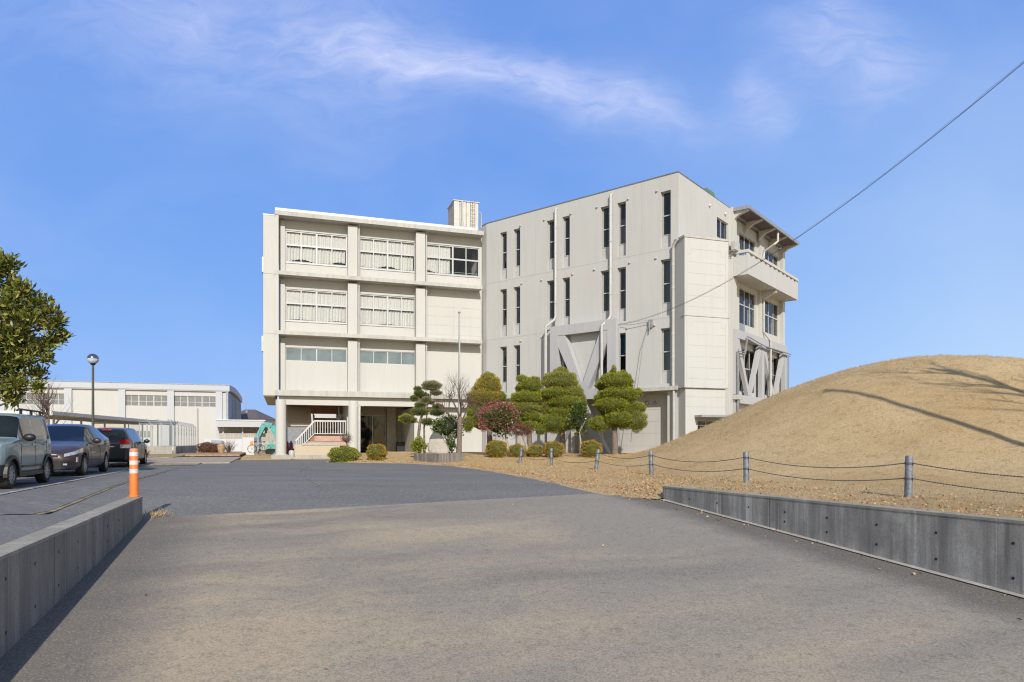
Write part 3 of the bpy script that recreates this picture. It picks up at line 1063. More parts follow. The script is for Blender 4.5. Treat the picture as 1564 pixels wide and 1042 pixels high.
def window(fr, s0, s1, z0, z1, nf, cols, rows_, glass='glass', parent=None, bw=0.05, thick=(), name='window', depth=0.07):
    """aluminium window: frame part with its panes as sub-part; cols/rows are inner bar positions (0..1)"""
    b = MB()
    b.box(fr, s0, s0 + bw, nf - depth, nf, z0, z1); b.box(fr, s1 - bw, s1, nf - depth, nf, z0, z1)
    b.box(fr, s0 + bw, s1 - bw, nf - depth, nf, z0, z0 + bw); b.box(fr, s0 + bw, s1 - bw, nf - depth, nf, z1 - bw, z1)
    for c in cols:
        x = s0 + (s1 - s0) * c; h = bw * (0.8 if c in thick else 0.45)
        b.box(fr, x - h, x + h, nf - depth, nf + 0.004, z0 + bw, z1 - bw)
    for r in rows_:
        z = z0 + (z1 - z0) * r
        b.box(fr, s0 + bw, s1 - bw, nf - depth, nf + 0.009, z - bw * 0.7, z + bw * 0.7)
    f = part(b, name, M['alu'], parent)
    g = MB(); nn = nf - depth * 0.55
    g.face([fr.p(s0 + bw * .5, nn, z0 + bw * .5), fr.p(s1 - bw * .5, nn, z0 + bw * .5), fr.p(s1 - bw * .5, nn, z1 - bw * .5), fr.p(s0 + bw * .5, nn, z1 - bw * .5)])
    part(g, 'pane', M[glass], f)
    return f


def curtain(fr, s0, s1, zt, zb, n, parent, lift=0.0, amp=0.045, wl=0.16):
    b = MB(); k = max(8, int((s1 - s0) / 0.035))
    ph = rnd.uniform(0, 6); top, bot = [], []
    for i in range(k + 1):
        s = s0 + (s1 - s0) * i / k
        d = amp * math.sin(2 * PI * s / wl + ph + 0.9 * math.sin(s * 3 + ph)) + 0.02 * math.sin(s * 23)
        dz = lift * (0.5 + 0.5 * math.sin(s * 2.6 + ph)) ** 2
        top.append(fr.p(s, n + d * 0.5, zt + 0.012 * math.sin(s * 20))); bot.append(fr.p(s, n + d, zb + dz))
    for i in range(k):
        b.face([bot[i], bot[i + 1], top[i + 1], top[i]])
    return part(b, 'curtain', M['curtain'], parent, smooth=True, sharp=180)


SW = 13.55                                       # length of the left wing front
WN = -0.92                                       # window wall plane
bays = [(A.s_at(436, WN), A.s_at(530, WN)), (A.s_at(549, WN), A.s_at(634, WN)), (A.s_at(650.5, WN), A.s_at(732, WN))]
holesA = []
for fi, F in enumerate((F1, F2, F3)):
    for bi, (s0, s1) in enumerate(bays):
        if bi == 2 and fi < 2: continue
        zt = F + 3.0
        zb = F + (2.13 if fi == 0 else 0.95)
        holesA.append((s0, s1, zb, zt))
b = MB(); b.holes(A, 0.0, SW, F1, RF, WN, WN - 0.25, holesA)
part(b, 'wall', M['cream'])
# panel bay: forward panels with joints at the third bay of the lower floors
b = MB()
s0, s1 = bays[2]
b.box(A, s0 - 0.1, s1 + 0.05, WN, WN + 0.26, F2 + 0.02, F2 + 3.1)
b.box(A, s0 - 0.1, s1 + 0.05, WN, WN + 0.26, F1 + 0.1, F1 + 3.1)
part(b, 'infill_panel', M['cream'])
b = MB()
for z in (F2 + 0.5, F2 + 1.13, F2 + 1.76, F2 + 2.4):
    b.box(A, s0 - 0.08, s1 + 0.03, WN + 0.255, WN + 0.263, z, z + 0.018)
b.box(A, (s0 + s1) / 2 - 0.008, (s0 + s1) / 2 + 0.008, WN + 0.255, WN + 0.2635, F2 + 0.1, F2 + 3.0)
part(b, 'panel_joint', M['joint'])
# piers, left fin, ledges, roof edge
for px0, px1 in ((531.5, 546), (635.5, 649.5)):
    b = MB(); a, c = A.s_at(px0, -0.34), A.s_at(px1, -0.34)
    for F in (F1, F2, F3):
        b.box(A, a, c, -0.34, WN - 0.02, F + 0.16, F + 3.54)
    part(b, 'pier', M['cream'])
b = MB()
for F in (F1, F2, F3): b.box(A, A.s_at(428.5, -0.75), A.s_at(435.3, -0.75), -0.75, WN - 0.02, F + 0.16, F + 3.54)
part(b, 'pier', M['cream'])
b = MB(); b.box(A, -0.22, -0.02, -0.02, WN - 0.02, F1 + 0.001, RF - 0.02); part(b, 'fin_wall', M['cream'])
for F, h, zo in ((F1, 0.36, -0.19), (F2, 0.24, -0.09), (F3, 0.24, -0.09)):
    b = MB()
    b.prism(A, [(-0.25, F + zo), (SW - 0.2, F + zo), (SW - 0.2, F + zo + h), (-0.25, F + zo + h)], 0.0, WN - 0.1)
    part(b, 'ledge', M['ledge'], bevel=0.02)
b = MB(); b.box(A, -0.25, SW - 0.1, 0.02, -12.3, RF - 0.06, RF + 0.22); part(b, 'roof', M['ledge'])
b = MB(); b.box(A, -0.22, SW - 0.55, -0.05, -0.3, RF + 0.222, RF + 0.40); part(b, 'roof_coping', M['coping'])
# left end volume (end wall panel, cantilevered)
sL = A.s_at(402, -0.4)
b = MB(); b.box(A, sL, -0.222, -0.40, -12.0, 3.95, RF - 0.02); part(b, 'end_wall', M['cream'])
for z in (F2 - 0.02, F3 - 0.02):
    b = MB(); b.box(A, sL - 0.003, -0.225, -0.395, -0.42, z, z + 0.03); part(b, 'panel_joint', M['joint'])
b = MB(); b.box(A, sL - 0.02, -0.222, -0.38, -0.75, RF - 0.019, RF + 0.05); part(b, 'roof_coping', M['coping'])
for z, n in ((12.3, -3.0), (6.9, -2.0)):
    b = MB(); b.box(A, sL - 0.14, sL - 0.001, n - 0.3, n + 0.3, z, z + 1.0); part(b, 'vent_hood', M['steel'])
# beam bottom of the end volume in the shade
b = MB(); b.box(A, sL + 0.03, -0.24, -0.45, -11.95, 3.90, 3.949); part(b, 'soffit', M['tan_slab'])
# interior floors, rear wall, side
b = MB()
for F in (F1, F2, F3): b.box(A, 0.0, SW - 0.2, WN - 0.26, -11.8, F - 0.28, F + 0.02)
b.box(A, 0.0, SW + 0.19, WN - 0.26, -12.1, RF - 0.30, RF - 0.075)
part(b, 'floor_slab', M['room'])
b = MB(); b.box(A, 0.0, SW, -12.0, -12.2, F1, RF - 0.31); b.box(A, 0.0, SW, -8.0, -8.15, F1 + .03, RF - 0.31)
b.box(A, SW, SW + 0.2, WN, -12.2, F1, RF - 0.07)
part(b, 'rear_wall', M['room'])
# windows
for (s0, s1, z0, z1) in holesA:
    low = z1 - z0 < 1.2
    if low:
        window(A, s0, s1, z0, z1, WN - 0.05, (0.25, 0.5, 0.75), (), 'frosted', thick=(0.5,))
        continue
    rr = (z0 + 1.14 - z0) / (z1 - z0)
    f = window(A, s0, s1, z0, z1, WN - 0.05, (0.25, 0.5, 0.75), (rr,), 'glass', thick=(0.5,), bw=0.07)
    zt = z0 + 1.14
    third = s0 > bays[2][0] - 0.01
    e = s0 + (s1 - s0) * 0.46 if third else s1 - 0.04
    curtain(A, s0 + 0.04, e, z1 - 0.02, zt + 0.02, WN - 0.19, f, 0, 0.03, 0.13)
    top3 = z0 > F3
    curtain(A, s0 + 0.04 + (0.06 if top3 else 0), e - (0.08 if top3 and not third else 0), zt - 0.07, z0 + (0.12 if top3 else 0.1), WN - 0.20, f, 0.17 if top3 else 0.05, 0.06, 0.19)
    # guard rails behind the lower panes
    b = MB()
    for z in (z0 + 0.14, z0 + 0.27): b.tube([A.p(s0 + 0.03, WN - 0.26, z), A.p(s1 - 0.03, WN - 0.26, z)], 0.018, 6)
    part(b, 'guard_rail', M['alu'], f)
    b = MB(); b.box(A, s0 - 0.03, s1 + 0.03, WN - 0.03, WN + 0.05, z0 - 0.06, z0 - 0.002); part(b, 'sill', M['alu'], f)
# downpipes beside the piers
for px in (548.4, 651.5):
    s = A.s_at(px, -0.42)
    b = MB()
    b.tube([A.p(s, -0.45, RF - 0.05), A.p(s, -0.45, F1 - 0.3)], 0.055, 8)
    if px < 600:
        b.tube([A.p(s, -0.45, F1 - 0.28), A.p(s, -0.43, F1 - 0.7), A.p(s + 0.0, -0.12, F1 - 0.86), A.p(s - 0.02, -0.06, F1 - 1.1), A.p(s - 0.02, -0.06, 0.14)], 0.085, 10)
    for F in (F2, F3):
        b.tube([A.p(s, -0.45, F - 0.45), A.p(s, -0.45, F - 0.37)], 0.075, 8)
    part(b, 'downpipe', M['pipe'], smooth=True)
# ground floor of the left wing
b = MB(); b.box(A, 0.0, SW - 0.25, -0.36, -0.85, 3.38, F1 - 0.2); part(b, 'beam', M['cream'])
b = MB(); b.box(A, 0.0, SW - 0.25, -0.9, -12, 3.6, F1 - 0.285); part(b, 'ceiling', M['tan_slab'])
b = MB(); b.box(A, -0.45, 2.0, 0.05, -12.4, -0.3, 0.16); b.box(A, 2.0, SW, -0.1, -12.4, -0.3, 0.155); part(b, 'plinth', M['pale_concrete'])
for px in (429, 539.5):
    s = A.s_at(px, -0.55)
    b = MB(); b.lathe(A.p(s, -0.48, 0), [(0.42, 0.1), (0.42, 0.19), (0.335, 0.22), (0.33, 3.58), (0.30, 3.70)], 28)
    part(b, 'column', M['cream'], smooth=True)
s = A.s_at(414, -6.0)
for n in (-6.0, -11.4):
    b = MB(); b.box(A, 0.05, 0.35, n, n - .5, 0.15, 3.6); part(b, 'rear_column', M['cream'])
# recess with the glass door (second bay)
sd0, sd1 = A.s_at(549, -6.5), A.s_at(589, -6.5)
sR = A.s_at(634, WN)
zd = A.z_at(634, sd0, -6.5)
b = MB(); b.box(A, sd1, sR + 2.2, -6.5, -6.8, 0.15, 3.6); b.box(A, sd0 - 1.0, sd1, -6.5, -6.8, zd, 3.6); b.box(A, sd0 - 1.0, sd0, -6.5, -6.8, 0.15, zd)
part(b, 'entrance_wall', M['room'])
b = MB(); b.box(A, sd1 + 0.02, sd1 + 0.7, -6.0, -6.49, 0.15, 3.6); part(b, 'pilaster', M['room'])
f = window(A, sd0, sd1, 0.16, zd, -6.55, (0.5,), (), 'car_glass', name='entrance_door', bw=0.05)
b = MB(); b.tube([A.p(sd0 + 0.9, -6.48, 1.0), A.p(sd0 + 0.9, -6.48, 1.4)], 0.02, 6); part(b, 'handle', M['steel'], f)
b = MB(); b.box(A, sd0 - 0.6, sd1 + 3, -9.4, -9.5, 0.15, 3.58); b.box(A, sd0 - .8, sd0 - .6, -6.81, -9.5, .15, 3.58); part(b, 'hall_wall', M['room'])
b = MB(); b.box(A, sR - 0.05, sR + 0.1, WN, -6.49, 0.15, 3.38); part(b, 'recess_wall', M['cream'])
b = MB(); b.box(A, sR + 0.1, SW + 0.4, WN, WN - 0.25, 0.15, 3.379); part(b, 'ground_wall', M['cream'])
b = MB(); b.lathe(A.p(A.s_at(553, -1.6), -1.6, 3.38), [(0.10, 0.0), (0.13, 0.05), (0.13, 0.2)], 14); part(b, 'ceiling_lamp', M['alu'])
# stairs in the open bay
sa, sb_, sc_ = A.s_at(449, -1.3), A.s_at(480, -1.3), A.s_at(528, -1.3)
stairs = MB()
NS = 7
zL = 1.40
for i in range(NS):
    x0_ = sa + 0.3 + (sb_ - sa - 0.3) * i / NS
    stairs.box(A, x0_, sb_ + 0.01, -1.35, -2.9, 0.158 + (zL - 0.16) * i / NS + 0.001 * i, 0.16 + (zL - 0.16) * (i + 1) / NS)
st = part(stairs, 'staircase', M['tread'])
b = MB(); b.box(A, sb_ + 0.011, sc_ + 0.15, -1.25, -4.6, 1.05, zL); part(b, 'landing', M['pink_tile'], st)
b = MB(); b.box(A, sb_ - 0.45, sc_ + 0.1, -0.95, -1.22, 0.75, 1.02); part(b, 'bench_ledge', M['pink_tile'], st)
b = MB()
zr0, zr1 = 1.06, zL + 0.98
b.bar(A.p(sa + 0.1, -1.3, zr0), A.p(sb_, -1.3, zr1), 0.07, 0.10); b.bar(A.p(sb_, -1.3, zr1), A.p(sc_ + 0.02, -1.3, zr1), 0.07, 0.10)
b.bar(A.p(sa + 0.15, -1.3, zr0 - 0.72), A.p(sb_, -1.3, zL + 0.14), 0.05, 0.05); b.bar(A.p(sb_, -1.3, zL + 0.14), A.p(sc_, -1.3, zL + 0.14), 0.05, 0.05)
for i in range(9):
    t = (i + 0.3) / 9; s = sa + 0.12 + (sb_ - sa - 0.12) * t; zt = zr0 + (zr1 - zr0) * t
    b.bar(A.p(s, -1.3, zt - 0.78), A.p(s, -1.3, zt), 0.045)
for i in range(13):
    s = sb_ + 0.05 + (sc_ - sb_ - 0.05) * i / 12
    b.bar(A.p(s, -1.3, zL + 0.1), A.p(s, -1.3, zr1), 0.045)
part(b, 'railing', M['white'], st)
# upper flight going up to the back left, with its tan underside
up = MB()
P = []
s5, s6 = A.s_at(437, -2.4), A.s_at(476, -2.4)
for n, z in ((-2.4, 2.05), (-5.0, 3.55)):
    for s in (s5, s6):
        P.append(A.p(s, n, z)); P.append(A.p(s, n, z + 0.18))
up.hexa([P[0], P[2], P[1], P[3], P[4], P[6], P[5], P[7]])
part(up, 'upper_flight', M['tan_slab'], st)
b = MB()
for i in range(8):
    b.box(A, sb_ + 0.15, sc_ - 0.25, -4.6 - 0.28 * i, -4.6 - 0.28 * (i + 1), zL + 0.17 * i, zL + 0.17 * (i + 1))
part(b, 'rear_flight', M['tread'], st)
b = MB(); b.box(A, sb_ + 0.1, sc_ - 0.05, -4.65, -5.1, 1.95, 2.62); part(b, 'mid_landing', M['tread'], st)
b = MB(); b.box(A, sb_ - 0.1, sc_ + 0.1, -5.3, -5.6, 3.02, 3.59); part(b, 'landing_beam', M['tread'], st)
b = MB()
b.bar(A.p(sb_ + 0.1, -4.5, zL), A.p(sb_ + 0.1, -4.5, zL + 1.5), 0.09); b.bar(A.p(sc_ - 0.2, -4.5, zL), A.p(sc_ - 0.2, -4.5, zL + 2.1), 0.09)
b.bar(A.p(sb_ + 0.1, -4.5, zL + 0.95), A.p(sb_ + 0.1, -6.8, zL + 2.2), 0.08); b.bar(A.p(sc_ - 0.2, -4.5, zL + 0.95), A.p(sc_ - 0.2, -6.8, zL + 2.2), 0.08)
part(b, 'stair_rail', M['steel'], st)
b = MB(); b.box(A, sc_ + 0.1, sc_ + 0.35, -1.5, -11.8, 0.15, 3.6); part(b, 'stair_wall', M['cream'])
# low wall with a pipe in front of the stairs
b = MB(); b.box(A, A.s_at(449.5, -0.2), A.s_at(519, -0.2), -0.15, -0.85, 0.1, 0.83)
lw = part(b, 'low_wall', M['tan_slab'], bevel=0.02)
b = MB(); b.box(A, A.s_at(461, -0.2), A.s_at(517, -0.2), -0.10, -0.14, 0.80, 0.92); part(b, 'rail', M['steel'], lw)

# ------------------------------------------------------------------ right wing
LB = 14.4
RB = 16.2
slit_px = [(763.7, 773.9), (784.2, 794.4), (835.2, 847.6), (858.9, 870.2), (917.3, 930.0), (942.8, 955.8), (1009.0, 1024.4)]
slits = []
for fi, (zb, zt) in enumerate(((4.33, 7.50), (8.2, 11.43), (12.10, 15.33))):
    for i, (a, c) in enumerate(slit_px):
        if fi == 0 and i in (2, 3, 4): continue
        slits.append((B.s_at(a), B.s_at(c), zb, zt))
b = MB(); b.holes(B, 0.0, LB, 4.16, RB, 0.0, -0.34, slits)
part(b, 'wall', M['grey_cream'])
b = MB()
for z in (8.06, 11.98):
    b.box(B, 0.0, LB, 0.003, -0.02, z, z + 0.025)
for px in (818, 980):
    s = B.s_at(px); b.box(B, s, s + 0.012, 0.0025, -0.02, 12.03, RB - 0.1)
part(b, 'panel_joint', M['joint'])
for (s0, s1, z0, z1) in slits:
    H = z1 - z0
    b = MB(); b.box(B, s0 + 0.02, s1 - 0.003, -0.24, -0.32, z0 + 0.002, z0 + 0.235 * H)
    f = window(B, s0 + 0.02, s1 - 0.003, z0 + 0.235 * H, z1 - 0.003, -0.22, (), (0.455,), 'dark_glass', bw=0.045, depth=0.1)
    part(b, 'spandrel_panel', M['spandrel'], f)
# blinds seen in two of the slits
# cyan curtain in the ground-floor slit
cy = plain('cyan_curtain', (0.10, 0.50, 0.60), 0.8, 0.08, 9)
s0, s1 = B.s_at(942.8), B.s_at(955.8)
b = MB(); b.box(B, s0 + 0.05, s1 - 0.03, -0.34, -0.36, 6.2, 7.42); part(b, 'curtain', cy)
s0, s1 = B.s_at(942.8), B.s_at(955.8)
b = MB(); b.box(B, s0 + 0.05, s1 - 0.03, -0.34, -0.36, 12.95, 14.0); b.box(B, s0 + 0.05, s1 - 0.03, -0.343, -0.363, 14.1, 14.4); part(b, 'blind', M['curtain'])
# roof edge, interior, slabs
b = MB(); b.box(B, -0.02, LB + 0.02, 0.02, -0.36, RB + 0.002, RB + 0.07); part(b, 'roof_edge', M['dark_coping'])
b = MB(); b.box(B, 0.0, LB - 0.3, -0.36, -16, RB - 0.5, RB - 0.2)
for F in (4.0, 8.0, 11.9): b.box(B, 0.1, LB - 0.35, -0.36, -16, F - 0.2, F + 0.1)
part(b, 'floor_slab', M['room'])
b = MB(); b.box(B, 0.1, LB - 0.4, -5.0, -5.15, 4.11, RB - 0.52); b.box(B, 0.02, 0.099, -0.35, -5.15, 4.11, RB - 0.52); b.box(B, LB - 0.39, LB - 0.31, -0.35, -5.15, 4.11, RB - 0.52); part(b, 'inner_wall', M['room'])
b = MB(); b.box(B, -0.1, LB + 0.05, 0.22, -1.4, 3.92, 4.155); part(b, 'ledge', M['ledge'], bevel=0.015)
# vents beside the slits
vents = [(795, 345), (831.5, 336), (872.3, 326.5), (912, 316.5), (959.8, 304), (1003.5, 292), (797.3, 433), (827.5, 428), (875, 419), (908, 412), (962, 401.5), (1002, 394.5), (828, 515), (795.8, 521), (958, 501.5), (1000, 497)]
for px, py in vents:
    s = B.s_at(px); z = B.z_at(py, s)
    b = MB(); b.blob(B.p(s, 0.045, z), (0.065, 0.065, 0.065), 10, 6, 0.0); b.tube([B.p(s, -0.02, z), B.p(s, 0.03, z)], 0.075, 12)
    part(b, 'vent_hood', M['alu'], smooth=True)
# steel brace frame with V diagonals
fs0, fs1 = B.s_at(840.5, 0.45), B.s_at(941.5, 0.45)


def brace(fr, s0, s1, zb, zt, n0, n1, nv, bw=0.62, dw=0.58, name='brace_frame', legs=0.0):
    root = MB()
    root.box(fr, s0, s1, n0, n1, zt - bw, zt)
    o = part(root, name, M['brace'])
    b = MB(); b.box(fr, s0, s1, n0, n1, zb, zb + bw); part(b, 'beam', M['brace'], o)
    W_ = (s1 - s0) / nv
    for i in range(nv + 1):
        x = s0 + W_ * i
        a = s0 if i == 0 else (s1 - bw if i == nv else x - bw * 0.45)
        b = MB(); b.box(fr, a, a + bw * (1 if i in (0, nv) else 0.9), n0, n1, zb + bw + 0.001 - (legs if i == 0 else 0), zt - bw - 0.001); part(b, 'post', M['brace'], o)
    for i in range(nv):
        l = s0 + W_ * i + bw * (0.95 if i == 0 else 0.5); r = s0 + W_ * (i + 1) - bw * (0.95 if i == nv - 1 else 0.5); m = (l + r) / 2
        z0_, z1_ = zb + bw, zt - bw
        for sgn, e in ((1, l), (-1, r)):
            b = MB()
            h = dw / 2 * 1.18
            b.prism(fr, [(e, z1_), (e + sgn * h * 1.6, z1_), (m + sgn * h * .35, z0_), (m - sgn * h * 1.2, z0_), (e, z1_ - 1.15 * dw)] if sgn > 0 else
                    [(e, z1_), (e, z1_ - 1.15 * dw), (m + h * 1.2, z0_), (m - h * .35, z0_), (e - h * 1.6, z1_)], n0 + 0.03, n1 - 0.03)
            part(b, 'diagonal', M['brace'], o)
    return o


brace(B, fs0, fs1, 3.62, 8.33, 0.02, 0.50, 1, 0.62, 0.56)
# narrow dark panels beside the frame
b = MB(); s = B.s_at(861); b.box(B, s, s + 0.32, 0.004, -0.1, 4.3, 7.45); part(b, 'dark_panel', M['car_glass']); b = MB(); s = B.s_at(918.5); b.box(B, s, s + 0.42, 0.004, -0.1, 4.3, 7.45); part(b, 'dark_panel', M['car_glass'])
# downpipes of the right wing
for px, top, bend, foot in ((848.5, 318, 487, True), (932.6, 296, 485, True), (1028.0, 371, 590, False)):
    s = B.s_at(px, 0.14); zt = B.z_at(top, s, 0.14); zb_ = B.z_at(bend, s, 0.14)
    b = MB()
    if foot:
        s2 = s - (0.42 if px < 900 else 0.33)
        b.tube([B.p(s, 0.0, zt), B.p(s, 0.14, zt - 0.06), B.p(s, 0.14, zb_ + 0.15), B.p(s - 0.05, 0.18, zb_ - 0.05), B.p(s2, 0.60, zb_ - 0.5), B.p(s2, 0.62, zb_ - 0.75), B.p(s2, 0.62, 0.2)], 0.085, 10)
        for k in range(5): b.tube([B.p(s, 0.14, zt - 1.2 - 1.6 * k), B.p(s, 0.14, zt - 1.3 - 1.6 * k)], 0.105, 10)
    else:
        b.tube([B.p(s + 0.35, 0.30, zt + 0.1), B.p(s + 0.05, 0.2, zt - 0.15), B.p(s, 0.14, zt - 0.4), B.p(s, 0.14, 4.16)], 0.085, 10)
        b.tube([B.p(s + 0.02, 0.1, 3.9), B.p(s + 0.02, 0.1, 0.1)], 0.075, 10)
        for k in range(6): b.tube([B.p(s, 0.14, zt - 1.2 - 1.3 * k), B.p(s, 0.14, zt - 1.3 - 1.3 * k)], 0.10, 10)
    part(b, 'downpipe', M['pipe'], smooth=True)
# ground floor: recessed panel wall
b = MB(); b.box(B, -0.3, LB + 0.1, -0.75, -1.0, 0.0, 3.919); part(b, 'ground_wall', M['grey_cream'])
b = MB()
for z in (0.75, 1.5, 2.2, 2.9): b.box(B, 0.0, LB - 0.9, -0.745, -0.77, z, z + 0.018)
part(b, 'panel_joint', M['joint'])
b = MB(); b.box(B, LB - 0.72, LB - 0.1, -0.1, -0.749, 0.0, 3.918); part(b, 'pilaster', M['cream']); b = MB(); b.box(B, 6.9, 7.2, -0.3, -0.749, 0.0, 3.918); part(b, 'pilaster', M['cream'])
b = MB(); b.prism(B, [(7.6, 3.6), (8.2, 3.6), (6.2, 0.1), (5.6, 0.1)], 0.05, 0.45); part(b, 'brace_leg', M['brace']); b = MB(); b.prism(B, [(7.6, 3.6), (8.2, 3.6), (10.2, 0.1), (9.6, 0.1)], 0.06, 0.44); part(b, 'brace_leg', M['brace'])
for px in (988.5, 1000.0):
    s = B.s_at(px, -0.7); z = B.z_at(616, s, -0.7)
    b = MB(); b.blob(B.p(s, -0.68, z), (0.11, 0.11, 0.14), 12, 8, 0.0); part(b, 'vent_hood', M['steel'], smooth=True)
# small box at the wall foot
b = MB(); b.box(B, 1.2, 1.9, -0.1, -0.74, 0.35, 1.2); b.box(B, 1.25, 1.85, -0.12, -0.74, 0.1, 0.349); part(b, 'meter_box', M['white'])
# chamfer between the wings, with its slit windows
Ch = Fr(-2.10, 48.06, -60)
b = MB(); b.box(Ch, 0.0, 0.645, 0.0, -0.4, 0.1, RB); part(b, 'chamfer_wall', M['grey_cream'])
b = MB(); b.box(Ch, -0.01, 0.65, 0.02, -0.36, RB + 0.002, RB + 0.069); part(b, 'roof_edge', M['dark_coping'])
b = MB(); b.box(Ch, -1.8, -0.001, -0.06, -0.4, 0.1, RB - 0.02); part(b, 'corner_wall', M['cream'])
for z0, z1 in ((4.4, 7.3), (8.3, 11.2), (12.1, 15.0)):
    window(Ch, -0.55, -0.16, z0, z1, -0.02, (), (0.5,), 'car_glass', bw=0.03)

# ------------------------------------------------------------------ gable side
LG = 18.4
gw0, gw1 = Gb.s_at(1095), Gb.s_at(1113)
gz1, gz0 = Gb.z_at(331, gw0), Gb.z_at(365, gw0)
sp1, sp2 = 7.60, 8.35
b = MB(); b.holes(Gb, 0.0, sp1, 0.0, RB, 0.0, -0.3, [(gw0, gw1 - 0.08, gz0 - 0.4, gz1)]); part(b, 'gable_wall', M['grey_cream'])
window(Gb, gw0, gw1 - 0.08, gz0 - 0.4, gz1, -0.08, (0.45,), (0.32,), 'glass', bw=0.06)
b = MB()
b.box(Gb, -0.02, 4.3, 0.02, -0.34, RB + 0.001, RB + 0.069)
part(b, 'roof_edge', M['dark_coping'])
b = MB(); b.box(Gb, 4.3, sp1, 0.02, -0.34, RB - 0.001, RB + 0.02); part(b, 'roof_edge', M['dark_coping'])
for px, py in ((1083, 314), (1107, 327)):
    s = Gb.s_at(px); z = Gb.z_at(py, s)
    b = MB(); b.blob(Gb.p(s, 0.045, z), (0.10, 0.10, 0.10), 10, 6, 0.0); part(b, 'vent_hood', M['white'], smooth=True)
b = MB(); b.box(Gb, sp1 + 0.001, sp2, 0.16, -0.4, 0.0, RB + 0.05); part(b, 'pilaster', M['cream'])
gwin = []
c0, c1 = Gb.s_at(1126.5, -0.3), Gb.s_at(1151.2, -0.3)
d0, d1 = Gb.s_at(1164.5, -0.3), Gb.s_at(1186.5, -0.3)
zu = (Gb.z_at(494, c0, -0.3), Gb.z_at(439, c0, -0.3)); zt_ = (12.75, 15.15)
hl = [(c0, c1, *zt_), (d0, d1, *zt_), (c0, c1, *zu), (d0, d1, *zu), (c0, c1, 4.4, 7.4), (d0, d1, 4.4, 7.4)]
b = MB(); b.holes(Gb, sp2, LG, 0.0, 15.9, -0.18, -0.4, hl); part(b, 'wall', M['cream'])
for h in hl: window(Gb, *h, -0.24, (0.36, 0.68), (0.55,), 'glass', bw=0.06)
for (a, c, z0, z1) in hl[2:4]:
    b = MB(); b.box(Gb, c - 0.75, c - 0.1, -0.5, -0.53, z0 + 0.05, z0 + 1.3); part(b, 'blind', M['curtain'])
b = MB(); b.box(Gb, c0, c0 + 0.9, -0.14, -0.2, zu[0] - 0.95, zu[0]); part(b, 'metal_panel', M['steel'])
b = MB(); b.box(Gb, (c1 + d0) / 2 - 0.45, (c1 + d0) / 2 + 0.4, 0.02, -0.179, 0.0, 15.85); part(b, 'pilaster', M['cream']); b = MB(); b.box(Gb, LG - 0.5, LG, 0.1, -0.179, 0.0, 15.85); part(b, 'pilaster', M['cream'])
b = MB(); b.box(Gb, sp1 + .4, LG - 0.1, -4.0, -4.2, 0, 15.8)
for F in (4.0, 8.0, 11.9): b.box(Gb, sp1 + .4, LG - 0.1, -0.41, -4.0, F - 0.15, F + 0.15)
b.box(Gb, LG - 0.3, LG - 0.01, -0.42, -12, 0, 15.8); b.box(Gb, 0.4, LG - 0.3, -11.9, -12, 0.1, 15.8)
part(b, 'inner_wall', M['room'])
# projecting eave with ribs
e0, e1 = 7.75, 18.3
b = MB(); b.prism(Gb, [(e0, 16.02), (e1, 16.02), (e1, 16.16), (e0, 16.16)], 1.15, -6.0)
ev = part(b, 'eave', M['brace'])
b = MB(); b.box(Gb, e0 - 0.03, e1 + 0.03, 1.151, 1.2, 15.98, 16.2); b.box(Gb, e0 - 0.04, e0 - 0.001, -0.2, 1.15, 15.98, 16.2); part(b, 'fascia', M['steel'], ev)
for i in range(5):
    s = e0 + 0.25 + (e1 - e0 - 0.5) * i / 4
    b = MB(); b.prism(Fr(*Gb.p(s, 0, 0).to_2d(), 50.8 - 90), [(0.0, 15.3), (0.12, 15.5), (0.45, 15.75), (1.1, 15.93), (1.1, 16.018), (0.0, 16.018)], -0.12, 0.12)
    part(b, 'bracket', M['cream'], ev)
b = MB(); b.box(Gb, e0 + .4, e1 - .4, 0.1, 1.05, 15.99, 16.019); part(b, 'soffit_panel', M['roof_dark'], ev)
b = MB(); s = Gb.s_at(1188, 1.0)
b.tube([Gb.p(s, 1.0, 16.0), Gb.p(s, 1.0, 15.3), Gb.p(s - 0.3, 0.85, 15.05), Gb.p((c1 + d0) / 2 + .1, 0.1, 14.7), Gb.p((c1 + d0) / 2, 0.1, 14.4), Gb.p((c1 + d0) / 2, 0.1, 8.9), Gb.p((c1 + d0) / 2 + 0.5, 0.42, 8.3), Gb.p((c1 + d0) / 2 + 0.5, 0.42, 1.0)], 0.085, 10)
part(b, 'downpipe', M['pipe'], smooth=True)
# balcony
n1 = 1.12
k0, k1 = sp1 + 0.15, 18.2
zb0, zb1 = 11.78, 13.02
b = MB(); b.box(Gb, k0 + 0.1, k1 - 0.1, -0.17, n1 - 0.1, zb0 + 0.03, zb0 + 0.22)
bal = part(b, 'balcony', M['cream'])
b = MB()
b.box(Gb, k0, k1, n1 - 0.12, n1, zb0, zb1); b.box(Gb, k0, k0 + 0.12, 0.17, n1 - 0.121, zb0, zb1); b.box(Gb, k1 - 0.12, k1, 0.0, n1 - 0.121, zb0, zb1)
part(b, 'parapet', M['grey_cream'], bal)
b = MB()
b.box(Gb, k0 - 0.03, k1 + 0.03, n1 - 0.17, n1 + 0.04, zb1 + 0.17, zb1 + 0.36); b.box(Gb, k0 - 0.03, k0 + 0.16, 0.17, n1 - 0.171, zb1 + 0.17, zb1 + 0.36)
for i in range(12):
    s = k0 + 0.02 + (k1 - k0 - 0.5) * i / 11; b.box(Gb, s, s + 0.42, n1 - 0.11, n1 - 0.02, zb1 + 0.001, zb1 + 0.169)
part(b, 'handrail', M['cream'], bal)
